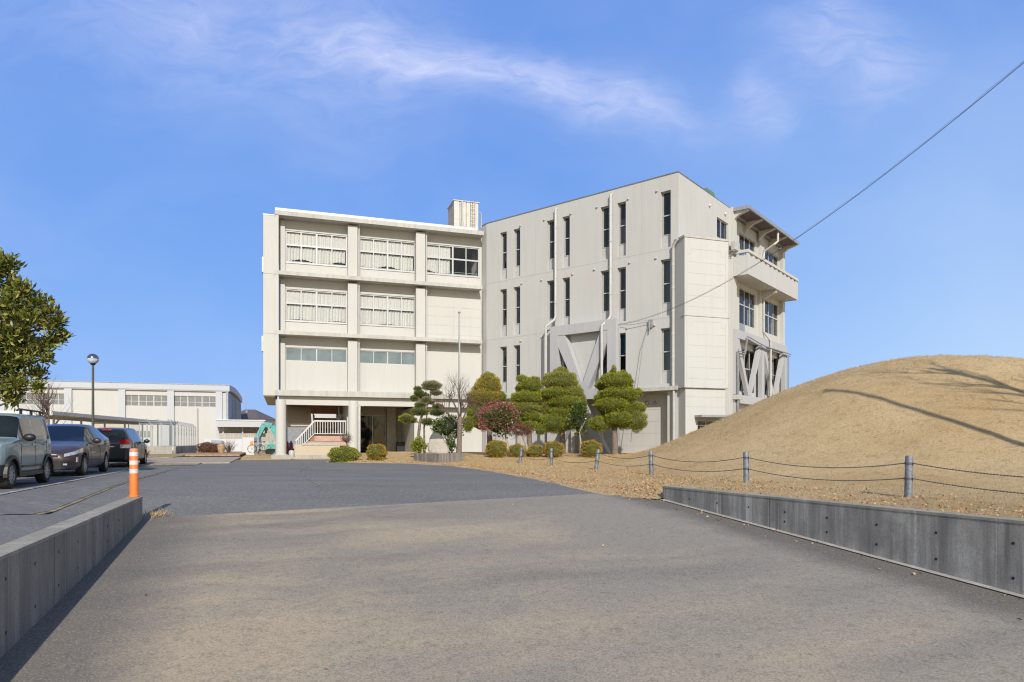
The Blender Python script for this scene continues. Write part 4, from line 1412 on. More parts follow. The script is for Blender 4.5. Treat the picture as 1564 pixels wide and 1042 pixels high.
b = MB(); s = (k0 + k1) / 2; b.box(Gb, s, s + 0.05, n1 + 0.0005, n1 + 0.02, zb0, zb1); part(b, 'joint_cover', M['cream'], bal)
b = MB(); s = (c1 + d0) / 2; b.prism(Fr(*Gb.p(s, 0, 0).to_2d(), 50.8 - 90), [(0, 11.2), (1.0, 11.6), (1.0, 11.80), (0, 11.80)], -0.15, 0.15); part(b, 'bracket', M['cream'], bal)
# air conditioning bracket and unit near the gable window
def small_ac(s, n, z):
    b = MB(); b.box(Gb, s, s + 0.75, n, n + 0.3, z, z + 0.55); o = part(b, 'outdoor_unit', M['pipe'], bevel=0.02)
    b = MB(); b.lathe(Gb.p(s + 0.3, n + 0.305, z + 0.28) , [(0.2, -0.002), (0.2, 0.004)], 16, 'y'); 
    b2 = MB(); b2.bar(Gb.p(s, 0.0, z - 0.05), Gb.p(s, n + 0.3, z - 0.05), 0.04); b2.bar(Gb.p(s + 0.7, 0.0, z - 0.05), Gb.p(s + 0.7, n + 0.3, z - 0.05), 0.04); b2.bar(Gb.p(s, 0, z - 0.45), Gb.p(s, n + .28, z - 0.07), 0.03)
    part(b2, 'unit_bracket', M['steel'], o)


small_ac(7.2, 0.22, 13.35)
small_ac(17.2, 0.2, 13.2)
# east brace with two Vs and conduits
q0, q1 = Gb.s_at(1127, 0.5), 18.3
brace(Gb, q0, q1, 3.55, 8.35, 0.0, 0.30, 2, 0.55, 0.36, legs=4.2)
b = MB()
zc = 7.75
s_ = (q0 + q1) / 2
for off, nz in ((0.0, 0.42), (0.14, 0.48)):
    b.tube([Gb.p(q0 + 0.15, nz, 1.0), Gb.p(q0 + 0.15, nz, 6.9 - off), Gb.p(q0 + 1.4, nz, 6.95 - off), Gb.p(q0 + 1.8, nz, 7.9 + off), Gb.p(s_ - 0.2, nz, 7.6 + off), Gb.p(s_ + 0.2, nz, 7.6 + off), Gb.p(q1 + 0.3, nz, 7.6 + off)], 0.04, 8)
b.tube([Gb.p(q1 - 0.1, 0.42, 7.6), Gb.p(q1 - 0.1, 0.42, 1.0)], 0.05, 8)
part(b, 'conduit', M['grey_pipe'], smooth=True)

# ------------------------------------------------------------------ stair tower at the corner
wC = 2.83
zT = 12.32
b = MB(); b.holes(Cx, 0.0, wC, 4.0, zT, 0.0, -0.25, []); b.box(Cx, 0.001, 0.25, -0.251, -3.2, 4.0, zT - .001); b.box(Cx, wC - 0.25, wC - 0.001, -0.251, -3.2, 4.0, zT - .001)
part(b, 'tower_wall', M['grey_cream'])
b = MB(); b.box(Cx, -0.04, wC + 0.04, 0.04, -3.2, zT + 0.001, zT + 0.12); part(b, 'roof_edge', M['ledge'])
b = MB()
for z0_ in (8.25, 4.25):
    for k in range(5 if z0_ > 8 else 5):
        z = z0_ + 0.62 * (k + 0.4)
        b.box(Cx, 0.22, wC - 0.22, 0.003, -0.02, z, z + 0.016)
    zz = z0_ + 3.45
    b.box(Cx, 0.45, wC - 0.45, 0.0032, -0.02, zz, zz + 0.016); b.box(Cx, 0.22, 0.45, 0.0032, -0.02, zz - .3, zz - .284); b.box(Cx, wC - .45, wC - 0.22, 0.0032, -0.02, zz - .3, zz - .284)
    b.box(Cx, 0.45, 0.466, 0.0034, -0.02, zz - .284, zz); b.box(Cx, wC - .466, wC - .45, 0.0034, -0.02, zz - .284, zz)
    b.box(Cx, 0.15, 0.166, 0.0036, -0.02, z0_, zz); b.box(Cx, wC - .18, wC - .164, 0.0036, -0.02, z0_, zz)
part(b, 'panel_joint', M['joint'])
b = MB(); b.box(Cx, -0.03, wC + 0.1, 0.03, -0.3, 7.98, 8.03); b.box(Cx, -0.03, wC + 0.1, 0.03, -0.3, 4.0, 4.06); part(b, 'ledge', M['ledge'])
b = MB()
dr0, dr1 = Cx.s_at(1067), Cx.s_at(1110)
b.holes(Cx, 0.12, wC - 0.12, 0.0, 3.999, -0.1, -0.3, [(dr0, dr1, 0.3, 2.2)]); b.box(Cx, 0.121, 0.35, -0.301, -3.2, 0.0, 3.998); b.box(Cx, wC - .35, wC - .121, -0.301, -3.2, 0.0, 3.998)
part(b, 'tower_base', M['cream'])
b = MB()
for z in (2.95, 3.5): b.box(Cx, 0.14, wC - 0.14, -0.096, -0.12, z, z + 0.016)
part(b, 'panel_joint', M['joint'])
b = MB(); b.box(Cx, dr0 - 0.2, dr1 + 0.25, 0.6, -0.099, 2.36, 2.48); part(b, 'door_canopy', M['steel'])
window(Cx, dr0, dr1, 0.3, 2.2, -0.22, (0.33, 0.66), (0.85,), 'glass', name='side_door', bw=0.05)
b = MB(); b.box(Cx, dr0 + 0.35, dr0 + 0.85, -0.30, -0.32, 0.6, 1.75); part(b, 'poster', M['white'])
b = MB(); b.box(Cx, 0.4, wC - .4, -2.2, -2.4, 0, zT - .1); part(b, 'inner_wall', M['room'])
b = MB(); b.box(Gb, 7.6, 8.3, 0.17, 0.55, 3.75, 4.05); part(b, 'ledge', M['ledge'])

# rooftop: green ventilator
s = Gb.s_at(1069, -1.5)
b = MB(); b.box(Gb, s - 0.25, s + 0.25, -1.2, -1.7, RB - 0.3, RB + 0.66)
v_ = part(b, 'roof_vent', M['white'])
b = MB(); b.prism(Gb, [(s - 0.75, RB + 0.661), (s + 0.75, RB + 0.661), (s + 0.75, RB + 0.85), (s + 0.55, RB + 1.0), (s - 0.55, RB + 1.0), (s - 0.75, RB + 0.85)], -0.8, -2.1); part(b, 'cap', M['green'], v_)

# water tank on the left roof
Tk = Fr(*A.p(A.s_at(693, -4.2), -4.2, 0).to_2d(), 18.5)
zk0, zk1 = 16.55, 19.05
wk = (732 - 693) / FPX * 51 * 1.02
tank = thing('water_tank', 'cream panelled water tank with pipes standing on the flat roof of the left wing', 'water tank', Tk.p(0, 0, RF + 0.22))
b = MB()
for i in range(4):
    for j in range(3):
        b.box(Tk, wk * i / 4 + 0.035, wk * (i + 1) / 4 - 0.035, -2.0 * j / 3 - 0.02, -2.0 * (j + 1) / 3 + 0.02, zk0, zk1)
b.build('tank_panels', M['tank'], tank, bevel=0.02)
b = MB(); b.box(Tk, 0.03, wk - 0.03, -0.06, -1.95, zk0 + 0.02, zk1 - 0.03); b.build('tank_core', M['joint'], tank)
b = MB(); b.box(Tk, -0.04, wk + 0.04, 0.04, -2.04, zk1, zk1 + 0.06); b.build('lid', M['tank'], tank)
b = MB()
for i in range(5):
    for n in (-0.1, -1.9): b.box(Tk, wk * i / 4 - 0.06 + (0.06 if i == 0 else 0) - (0.06 if i == 4 else 0), wk * i / 4 + 0.06, n - 0.06, n + 0.06, RF + 0.22, zk0 - 0.12)
b.box(Tk, -0.02, wk + 0.02, 0.02, -2.02, zk0 - 0.12, zk0 - 0.001)
b.build('stand', M['grey_pipe'], tank)
b = MB()
b.tube([Tk.p(0.62, 0.12, RF + 0.3), Tk.p(0.62, 0.12, zk1 - 0.05)], 0.06, 8); b.tube([Tk.p(0.62, 0.12, RF + 0.3), Tk.p(0.62, 0.12, zk0 + 0.9)], 0.1, 8)
b.tube([Tk.p(wk, -0.5, zk1 - 0.5), Tk.p(wk + 0.3, -0.5, zk1 - 0.55), Tk.p(wk + 0.32, -0.5, zk1 - 0.7), Tk.p(wk + 0.32, -0.5, RF + 0.3)], 0.05, 8)
b.tube([Tk.p(-0.1, -0.2, zk0 + 0.3), Tk.p(-0.45, 0.0, zk0 + 0.32), Tk.p(-0.5, 0.0, RF + 0.3)], 0.06, 8)
b.build('pipe', M['alu'], tank, smooth=True)
b = MB()
for x in (1.28, 1.62): b.tube([Tk.p(x, 0.1, zk0 - 0.2), Tk.p(x, 0.1, zk1 + 0.1)], 0.02, 6)
for i in range(9): b.tube([Tk.p(1.28, 0.1, zk0 + 0.28 * i), Tk.p(1.62, 0.1, zk0 + 0.28 * i)], 0.015, 6)
b.build('ladder', M['steel'], tank)


# ------------------------------------------------------------------ trees and shrubs
def gz(x, y):
    return lawn_z(x, y) - 0.03 if in_lawn(x, y) else 0.0


def pads_tree(name, label, cat, px, Y, base_z, pads, trunk, tr_r, mats, blade=(0.20, 0.035), dens=420, core='core', group=None, bark='bark', up=0.8, jit=0.35, trunks=()):
    """clipped tree: pads are (dx, z, rx, rz, dy, material) around the trunk foot"""
    x0 = X_at(px, Y)
    root = thing(name, label, cat, (x0, Y, base_z), group=group)
    b = MB()
    for tk, r0 in [(trunk, tr_r)] + list(trunks):
        b.tube([(x0 + p[0], Y + p[1], p[2]) for p in tk], [r0 * (1 - 0.6 * i / max(1, len(tk) - 1)) for i in range(len(tk))], 9)
    b.build('trunk', M[bark], root, smooth=True, sharp=70)
    cb = MB(); per = {}
    for i, (dx, z, rx, rz, dy, mt) in enumerate(pads):
        ry = max(rx * 0.85, 0.25)
        c = (x0 + dx, Y + dy, z)
        cb.blob(c, (rx * 0.86, ry * 0.86, rz * 0.84), 16, 10, 0.10, i)
        area = 4 * PI * ((rx * ry + rx * rz + ry * rz) / 3)
        n = int(area * dens)
        p, nn = ell_points(c, (rx, ry, rz), n)
        ax = nn * 0.9 + np.array([[0, 0, up]])
        per.setdefault(mt, []).append(leaves(p - nn * 0.03, ax, blade[0], blade[1], jit))
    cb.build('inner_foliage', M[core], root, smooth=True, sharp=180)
    for mt, vs in per.items():
        np_mesh('crown', np.concatenate(vs), 4, M[mt], root)
    return root


def zoom_pads(lst, ox, oy, sc, Y, x_px, mt, dy=()):
    """pads measured on an enlarged view of the photo, turned into metres at depth Y"""
    out = []
    for i, t in enumerate(lst):
        zx, zy, rx, ry = t[:4]
        m_ = t[4] if len(t) > 4 else mt
        d = t[5] if len(t) > 5 else 0.0
        px, py = ox + zx * sc, oy + zy * sc
        k = sc * Y / FPX
        out.append(((px - x_px) / FPX * Y, Z_at(py, Y), rx * k, ry * k * 1.12, d, m_))
    return out


zs = 0.15355
YC = 37.6
def conifer(label, tx, lst, Y=YC, mt='conifer', tr=0.22):
    x_px = 780 + tx * zs
    P = zoom_pads(lst, 780, 550, zs, Y, x_px, mt)
    zmin = min(p[1] - p[3] for p in P); zmax = max(p[1] for p in P)
    bz = gz(X_at(x_px, Y), Y)
    back = [(dx * 0.7 + rnd.uniform(-.2, .2), z + rnd.uniform(-.2, .1), rx * 0.9, rz, 0.75, m_) for dx, z, rx, rz, dy, m_ in P[:5]]
    x = 0
    cxp = sum(p[0] for p in P) / len(P); wmax = max(abs(p[0] - cxp) + p[2] for p in P); hgt = zmax - zmin
    back += [(cxp, zmin + hgt * .36, wmax * .66, hgt * .34, .25, mt), (cxp, zmin + hgt * .70, wmax * .5, hgt * .30, .25, mt)]
    return pads_tree('conifer_tree', label, 'tree', x_px, Y, bz, P + back, [(0, 0, bz - 0.1), (0.02, 0, bz + 0.5), (-0.03, 0.05, zmin + 0.5), (0.0, 0.1, (zmin + zmax) / 2), (0, 0.1, zmax)], tr,
                     None, blade=(0.105, 0.024), dens=1050, group='clipped conifers in front of the right wing')


conifer('cloud pruned conifer nearest the mound, with a low round ball at its left', 1035,
        [(1050, 215, 175, 80, 'conifer'), (1025, 110, 22, 48, 'conifer_pale'), (1080, 340, 210, 62, 'conifer'), (890, 385, 60, 46, 'conifer'), (1000, 450, 175, 62, 'conifer', -0.25), (1255, 478, 85, 52, 'conifer'),
         (1055, 580, 145, 66, 'conifer', -0.35), (1250, 605, 100, 98, 'conifer_pale', -0.1), (880, 635, 102, 68, 'conifer', -0.2), (1080, 480, 130, 120, 'conifer', 0.4), (1270, 330, 40, 40, 'conifer')], tr=0.21)
conifer('tall broad clipped conifer with a shaggy top, in front of the grey V brace', 515,
        [(490, 210, 165, 95, 'conifer_pale'), (500, 120, 70, 40, 'conifer_pale'), (440, 335, 150, 52, 'conifer', -0.2), (600, 330, 125, 80, 'conifer_pale'), (530, 420, 165, 62, 'conifer', -0.15), (690, 430, 70, 100, 'conifer_pale', 0.1),
         (370, 480, 75, 85, 'conifer_pale'), (500, 520, 120, 55, 'conifer', -0.2), (430, 625, 150, 90, 'conifer', -0.2), (560, 600, 110, 90, 'conifer', 0.3)], tr=0.2, Y=38.0)
conifer('medium clipped conifer with stepped yellow green tiers, left of the shaggy topped conifer', 185,
        [(190, 260, 118, 70, 'conifer'), (110, 190, 50, 36, 'conifer_pale'), (235, 210, 60, 40, 'conifer_pale'), (160, 375, 148, 62, 'conifer', -0.1), (150, 480, 140, 60, 'conifer_pale', -0.1), (30, 475, 70, 50, 'conifer', -0.2), (200, 560, 95, 45, 'conifer', -0.2),
         (190, 648, 80, 40, 'conifer', -0.3), (295, 702, 52, 40, 'conifer', -0.3), (60, 560, 90, 60, 'conifer', 0.3)], tr=0.19, Y=37.8)
conifer('browning yellow green conifer behind the pink flowering camellia', -210,
        [(-220, 265, 120, 100, 'conifer_brown'), (-225, 190, 70, 60, 'conifer_pale'), (-260, 370, 165, 80, 'conifer_brown'), (-110, 380, 70, 60, 'conifer'), (-340, 420, 80, 70, 'conifer_brown'), (-250, 500, 150, 90, 'conifer_brown', 0.3), (-420, 640, 55, 70, 'conifer', -0.2), (-360, 560, 80, 80, 'conifer', 0.2)], Y=39.2, tr=0.2)

# niwaki pine
zs2 = 0.1536
YP = 35.2
xp = 600 + 265 * zs2
PP = zoom_pads([(385, 192, 100, 44, 'pine_brown'), (430, 262, 60, 24, 'pine_brown'), (245, 222, 40, 22, 'pine'), (258, 265, 52, 30, 'pine'), (215, 315, 46, 26, 'pine'), (335, 330, 52, 28, 'pine_brown'), (275, 380, 62, 24, 'pine'),
                (380, 355, 40, 20, 'pine_brown'), (265, 450, 96, 36, 'pine'), (135, 522, 68, 44, 'conifer', -0.2), (445, 395, 50, 22, 'pine'), (440, 458, 72, 32, 'pine'), (350, 550, 74, 32, 'pine'), (200, 535, 40, 25, 'pine'), (300, 290, 60, 30, 'pine_brown', 0.3), (250, 410, 50, 24, 'pine', 0.3)], 600, 560, zs2, YP, xp, 'pine')


def pt(zx, zy, Y, x_px, dy=0.0):
    return ((600 + zx * zs2 - x_px) / FPX * Y, dy, Z_at(560 + zy * zs2, Y))


pads_tree('pine_tree', 'slender garden pine pruned into flat cloud pads, left of the bare tree by the stone', 'tree', xp, YP, gz(X_at(xp, YP), YP), PP,
          [(0, 0, 0.1), pt(255, 690, YP, xp), pt(268, 560, YP, xp), pt(290, 480, YP, xp), pt(335, 400, YP, xp), pt(370, 320, YP, xp), pt(385, 215, YP, xp)], 0.09, None,
          blade=(0.085, 0.013), dens=1900, core='dark_core', up=0.6, trunks=[([(0.25, 0.1, 0.1), pt(308, 600, YP, xp, .1), pt(330, 520, YP, xp, .1), pt(345, 430, YP, xp, .1)], 0.06), ([pt(268, 560, YP, xp), pt(200, 535, YP, xp), pt(150, 525, YP, xp, -.15)], 0.04), ([pt(290, 480, YP, xp), pt(400, 465, YP, xp)], 0.035), ([pt(335, 400, YP, xp), pt(270, 330, YP, xp), pt(240, 260, YP, xp)], 0.035)])


def branch_tree(mb, p, d, L, r, depth, spread=0.55, nb=(2, 4), up=0.15, tips=None, bend=0.2):
    """recursive bare branches"""
    pts, rr = [p], [r]
    q, dd = p.copy(), d.copy()
    for i in range(4):
        dd = (dd + Vector((rnd.gauss(0, bend), rnd.gauss(0, bend), rnd.gauss(up * .4, bend * .6)))).normalized()
        q = q + dd * L / 4
        pts.append(q.copy()); rr.append(r * (1 - 0.16 * (i + 1)))
    mb.tube(pts, rr, 5 if r < 0.03 else 8, cap=False)
    if depth == 0:
        if tips is not None: tips.append(q)
        return
    for k in range(rnd.randint(*nb)):
        t = rnd.randint(2, 4)
        a = Vector((rnd.gauss(0, spread), rnd.gauss(0, spread), rnd.gauss(up, spread * 0.6)))
        branch_tree(mb, pts[t], (dd + a).normalized(), L * rnd.uniform(0.55, 0.85), rr[t] * 0.62, depth - 1, spread, nb, up, tips, bend)


# bare pruned tree in the planter
YB = 33.6
xb = X_at(702, YB)
root = thing('bare_tree', 'bare leafless tree with knobbly pruned branches, beside the standing stone', 'tree', (xb, YB, 0.3))
b = MB()
tz = Z_at(640, YB)
b.tube([(xb - 0.05, YB, 0.1), (xb - 0.02, YB, 0.8), (xb, YB, tz - 0.3), (xb + 0.02, YB, tz + 0.1)], [0.17, 0.13, 0.12, 0.11], 10)
b.build('trunk', M['bark'], root, smooth=True, sharp=60)
b = MB()
for (px, py, r) in ((690, 608, .055), (700, 598, .06), (716, 612, .05), (676, 625, .045), (728, 632, .04), (708, 622, .06)):
    e = Vector((X_at(px, YB), YB + rnd.uniform(-.5, .5), Z_at(py, YB))); s_ = Vector((xb, YB, tz - 0.2 + rnd.uniform(-.2, .2)))
    m_ = (s_ + e) / 2 + Vector((rnd.gauss(0, .12), rnd.gauss(0, .1), -.1))
    b.tube([s_, m_, e], [r, r * .8, r * .65], 7)
    for k in range(14):
        branch_tree(b, e + Vector((rnd.gauss(0, .08), rnd.gauss(0, .08), rnd.gauss(0, .05))), Vector((rnd.gauss(0, .6), rnd.gauss(0, .6), 1.0)).normalized(), rnd.uniform(0.3, 0.8), 0.012, 2, 0.55, (3, 4), 0.25)
b.build('branches', M['twig'], root)


def leafy(name, label, cat, c, r, n, L, Wd, mt, trunk, tr, bark, core='dark_core', group=None, shell=(0.35, 1.05), extra=(), core_s=0.6, sub=7, up=0.25, low=-1):
    """loose crown made of several leafy clumps round an inner mass"""
    base = Vector(trunk[0])
    root = thing(name, label, cat, base, group=group)
    b = MB(); b.tube(trunk, [tr * (1 - 0.55 * i / max(1, len(trunk) - 1)) for i in range(len(trunk))], 8)
    for k in range(6):
        a = rnd.uniform(0, 6.28); e = Vector(c) + Vector((math.cos(a) * r[0] * .6, math.sin(a) * r[1] * .6, rnd.uniform(-.2, .6) * r[2]))
        b.tube([trunk[-1], (Vector(trunk[-1]) + e) / 2 + Vector((0, 0, -.05)), e], [tr * .45, tr * .3, tr * .12], 6)
    b.build('trunk', M[bark], root, smooth=True, sharp=70)
    if core_s:
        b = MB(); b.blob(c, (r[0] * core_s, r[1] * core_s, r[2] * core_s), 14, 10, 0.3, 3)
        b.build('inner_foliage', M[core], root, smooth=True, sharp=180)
    P, N = [], []
    for k in range(sub):
        d = Vector((rnd.gauss(0, 1), rnd.gauss(0, 1), rnd.gauss(0, 1))).normalized()
        cc = Vector(c) + Vector((d.x * r[0], d.y * r[1], d.z * r[2])) * rnd.uniform(0.42, 0.62)
        s = rnd.uniform(0.40, 0.58)
        p, nn = ell_points(tuple(cc), (r[0] * s, r[1] * s, r[2] * s), n // sub, (0.5, 1.05), low)
        P.append(p); N.append(nn)
    P = np.concatenate(P); N = np.concatenate(N)
    ax = N * 0.8 + np.array([[0, 0, up]])
    np_mesh('crown', leaves(P, ax, L, Wd, 0.5), 4, M[mt], root)
    for (mt2, n2, L2, W2) in extra:
        p, nn = ell_points(c, tuple(x * 1.02 for x in r), n2, (0.8, 1.03), -0.6)
        np_mesh('crown', leaves(p, nn, L2, W2, 0.8), 4, M[mt2], root)
    return root


YF = 36.0
def F(px, py, Y): return (X_at(px, Y), Y, Z_at(py, Y))


cpk = F(762, 641, YF)
leafy('camellia_tree', 'rounded camellia tree covered in pink flowers, in front of the browning conifer', 'tree', cpk, (1.15, 1.0, 0.95), 5200, 0.12, 0.055, 'camellia',
      [(X_at(775.5, YF), YF, gz(X_at(775, YF), YF) - .05), F(775, 680, YF), F(772, 664, YF)], 0.09, 'pale_bark', extra=(('petal', 1000, 0.095, 0.08), ('brown_leaf', 900, 0.12, 0.03)), sub=9)
o = COL.objects  # twigs over the camellia's upper left
b = MB()
rt = bpy.data.objects['camellia_tree']
for k in range(26):
    branch_tree(b, Vector((cpk[0] + rnd.uniform(-1.0, 0.2), YF + rnd.uniform(-.6, .4), cpk[2] + rnd.uniform(-.2, .5))), Vector((rnd.gauss(-.2, .5), rnd.gauss(0, .5), 0.8)).normalized(), 0.55, 0.014, 2, 0.5, (2, 3), 0.2)
b.build('bare_twigs', M['twig'], rt)
# small tree with a leaning pale trunk
b = MB()
YT = 35.8
base = (X_at(806.5, YT), YT, gz(X_at(806, YT), YT) - .03)
root = thing('small_tree', 'small tree with a pale leaning trunk and brownish twiggy crown, right of the pink camellia', 'tree', base)
b.tube([base, F(804, 680, YT), F(797, 664, YT), F(788, 655, YT)], [0.07, 0.06, 0.05, 0.03], 8)
b.build('trunk', M['pale_bark'], root, smooth=True)
b = MB()
for k in range(22):
    branch_tree(b, Vector(F(797, 661, YT)) + Vector((rnd.uniform(-.3, .3), rnd.uniform(-.2, .2), 0)), Vector((rnd.gauss(-.2, .9), rnd.gauss(0, .6), rnd.gauss(.2, .35))).normalized(), 0.5, 0.014, 2, 0.6, (2, 3), 0.05)
b.build('branches', M['twig'], root)
p, nn = ell_points(F(795, 657, YT), (0.75, 0.6, 0.30), 900, (0.4, 1.0))
np_mesh('crown', leaves(p, nn, 0.09, 0.045, 0.6), 4, M['brown_leaf'], root)
# dark camellia with pale trunk
leafy('camellia_tree', 'small glossy dark green camellia with a straight pale trunk, in front of the V brace', 'tree', F(884, 641, 36.4), (0.66, 0.6, 0.92), 3600, 0.12, 0.06, 'camellia',
      [(X_at(886.5, 36.4), 36.4, gz(X_at(886, 36.4), 36.4) - .05), F(887, 676, 36.4), F(885, 660, 36.4)], 0.075, 'pale_bark', sub=8, core_s=0.45)
# shrubs around the stone
leafy('camellia_shrub', 'bushy dark green camellia right behind the standing stone', 'shrub', F(684, 652, 34.4), (0.80, 0.6, 0.74), 3600, 0.11, 0.055, 'camellia', [(X_at(690, 34.4), 34.4, 0.15), F(690, 678, 34.4), F(687, 668, 34.4)], 0.06, 'pale_bark', sub=7, core_s=0.5)
leafy('broadleaf_shrub', 'ragged mid green shrub growing at the left side of the standing stone', 'shrub', F(640, 681, 34.6), (0.42, 0.4, 0.48), 1500, 0.11, 0.045, 'azalea_green', [(X_at(641, 34.6), 34.6, 0.1), F(641, 688, 34.6)], 0.04, 'bark', sub=6, core_s=0.45)
leafy('camellia_shrub', 'low loose camellia shrub between the stone and the bare tree trunk', 'shrub', F(688, 681, 33.9), (0.42, 0.35, 0.42), 900, 0.11, 0.05, 'camellia', [(X_at(690, 33.9), 33.9, 0.3), F(690, 686, 33.9)], 0.04, 'pale_bark', sub=6, core_s=0.0)


def ball(label, px, py, rpx, Y, group, mt='azalea', ratio=0.86, name='azalea_shrub'):
    x = X_at(px, Y); r = rpx / FPX * Y
    g0 = gz(x, Y) if in_lawn(x, Y) else 0.1
    rz = r * ratio
    cz = g0 + rz * 0.92
    root = thing(name, label, 'shrub', (x, Y, g0), group=group)
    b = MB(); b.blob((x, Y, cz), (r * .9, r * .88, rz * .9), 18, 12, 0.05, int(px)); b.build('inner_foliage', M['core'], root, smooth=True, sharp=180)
    p, nn = ell_points((x, Y, cz), (r, r * .97, rz), int(2600 * r * r * 4), (0.9, 1.02), -0.9)
    np_mesh('leaves', leaves(p, nn + np.array([[0, 0, .3]]), 0.062, 0.032, 0.6), 4, M[mt], root)
    b = MB()
    for k in range(5): b.tube([(x + rnd.gauss(0, .05), Y + rnd.gauss(0, .05), g0 - 0.05), (x + rnd.gauss(0, r * .4), Y + rnd.gauss(0, r * .3), cz)], [0.02, 0.012], 5)
    b.build('stem', M['bark'], root)
    return root


gA = 'clipped azalea balls in front of the right wing'
ball('largest clipped azalea ball, leftmost in the row under the pink camellia', 758.5, 684, 16.3, 35.2, gA)
ball('clipped azalea ball in the row, just left of the leaning pale trunk', 790, 685, 12.6, 35.2, gA)
ball('smallest clipped azalea ball, just right of the leaning pale trunk', 817.5, 685, 11.8, 35.2, gA, 'azalea')
ball('clipped azalea ball right of the smallest one, behind a fence post', 846, 685, 15.3, 35.0, gA)
ball('clipped azalea ball under the dark camellia, right end of the row', 902.5, 685.5, 16.2, 35.0, gA)
ball('round yellow brown azalea standing alone in front of the glass entrance', 575, 686, 15.6, 33.8, None, 'azalea', 0.85)
ball('low wide bright green azalea in front of the stairs', 525.5, 692, 22.5, 33.6, None, 'azalea_green', 0.52)
# small bare shrub by the stairs
Y = 38.5
root = thing('bare_shrub', 'small bare reddish brown shrub on a thin stem beside the round column', 'shrub', (X_at(531, Y), Y, 0.1))
b = MB()
b.tube([(X_at(533, Y), Y, 0.1), F(531, 685, Y), F(529, 674, Y)], [0.05, 0.04, 0.03], 6)
for k in range(30): branch_tree(b, Vector(F(529, 676, Y)), Vector((rnd.gauss(0, .6), rnd.gauss(0, .5), rnd.uniform(.1, 1))).normalized(), 0.34, 0.012, 2, 0.5, (2, 3), 0.1)
b.build('branches', M['twig'], root)
p, nn = ell_points(F(528.5, 668, Y), (0.34, 0.3, 0.32), 900, (0.4, 1.0))
np_mesh('crown', leaves(p, nn, 0.05, 0.02, 0.7), 4, M['twig'], root)

# big evergreen at the left edge of the frame
YE = 18.0
xe = X_at(-62, YE)
root = thing('evergreen_tree', 'large broadleaf evergreen tree overhanging the parked cars at the left edge', 'tree', (xe, YE, 0.0))
b = MB(); b.tube([(xe, YE, -0.05), (xe + .05, YE, 1.2), (xe - .05, YE, 2.6), (xe, YE, 4.6)], [0.24, 0.19, 0.16, 0.07], 10)
tips = []
clumps = [(-20, 420, .55, 0.0), (12, 405, .26, 0), (20, 440, .34, .1), (38, 448, .30, -.1), (58, 462, .26, .1), (72, 480, .26, 0.1), (84, 500, .2, -.1), (78, 520, .2, .1), (50, 492, .42, -.3), (62, 530, .26, .1), (40, 548, .32, -.1), (70, 548, .16, 0), (28, 520, .42, -.2),
          (15, 560, .40, 0), (48, 570, .24, .2), (30, 588, .24, -.1), (8, 600, .30, .1), (58, 592, .14, 0), (-20, 395, .4, .3), (-40, 470, .9, 0), (-60, 560, .8, 0), (-110, 430, .8, .2), (-140, 520, .85, .1), (-60, 440, .8, -.8), (-20, 580, .5, .4), (2, 470, .5, .7), (-100, 590, .5, -.3), (4, 408, .2, -.2),
          (90, 492, .12, 0), (92, 512, .12, .1), (20, 612, .18, 0), (-30, 520, .8, .8), (-5, 520, .5, -.5), (30, 470, .34, -.4)]
P, N = [], []
for (px, py, r, dy) in clumps:
    c = Vector((X_at(px, YE), YE + dy, Z_at(py, YE)))
    s_ = Vector((xe, YE, min(4.2, c.z - 0.3)))
    b.tube([s_, (s_ + c) / 2 + Vector((0, 0, -.1)), c], [0.07, 0.045, 0.015], 6)
    p, nn = ell_points(tuple(c), (r, r * 1.1, r * 0.8), int(560 * r * r * 4 + 60), (0.2, 1.15))
    P.append(p); N.append(nn)
    for k in range(5):
        e = c + Vector((rnd.gauss(0, r * .5), rnd.gauss(0, r * .5), rnd.gauss(0, r * .4))); b.tube([c, e], [0.014, 0.006], 5)
b.build('trunk', M['bark'], root, smooth=True, sharp=70)
P = np.concatenate(P); N = np.concatenate(N)
np_mesh('crown', leaves(P, N * .6 + np.array([[0.05, -.1, .5]]), 0.165, 0.062, 0.55), 4, M['evergreen'], root)

# bare tree behind the cars
Y = 34.0
xb = X_at(72, Y)
root = thing('bare_tree', 'bare leafless tree with fine upright twigs behind the brown wagon', 'tree', (xb, Y, 0))
b = MB()
b.tube([(xb, Y, -.1), (xb, Y, 1.3), (xb + .03, Y, 2.6), (xb + .08, Y, 3.9)], [0.15, 0.12, 0.08, 0.03], 8)
b.build('trunk', M['bark'], root, smooth=True)
b = MB()
for k in range(46):
    z = rnd.uniform(1.2, 3.4); a = rnd.uniform(0, 6.28); el = rnd.uniform(.5, 1.3)
    branch_tree(b, Vector((xb + .02, Y, z)), Vector((math.cos(a), math.sin(a), el)).normalized(), rnd.uniform(.7, 1.2) * (1.2 - .2 * z / 3), 0.022, 2, 0.34, (2, 3), 0.3)
b.build('branches', M['twig'], root)

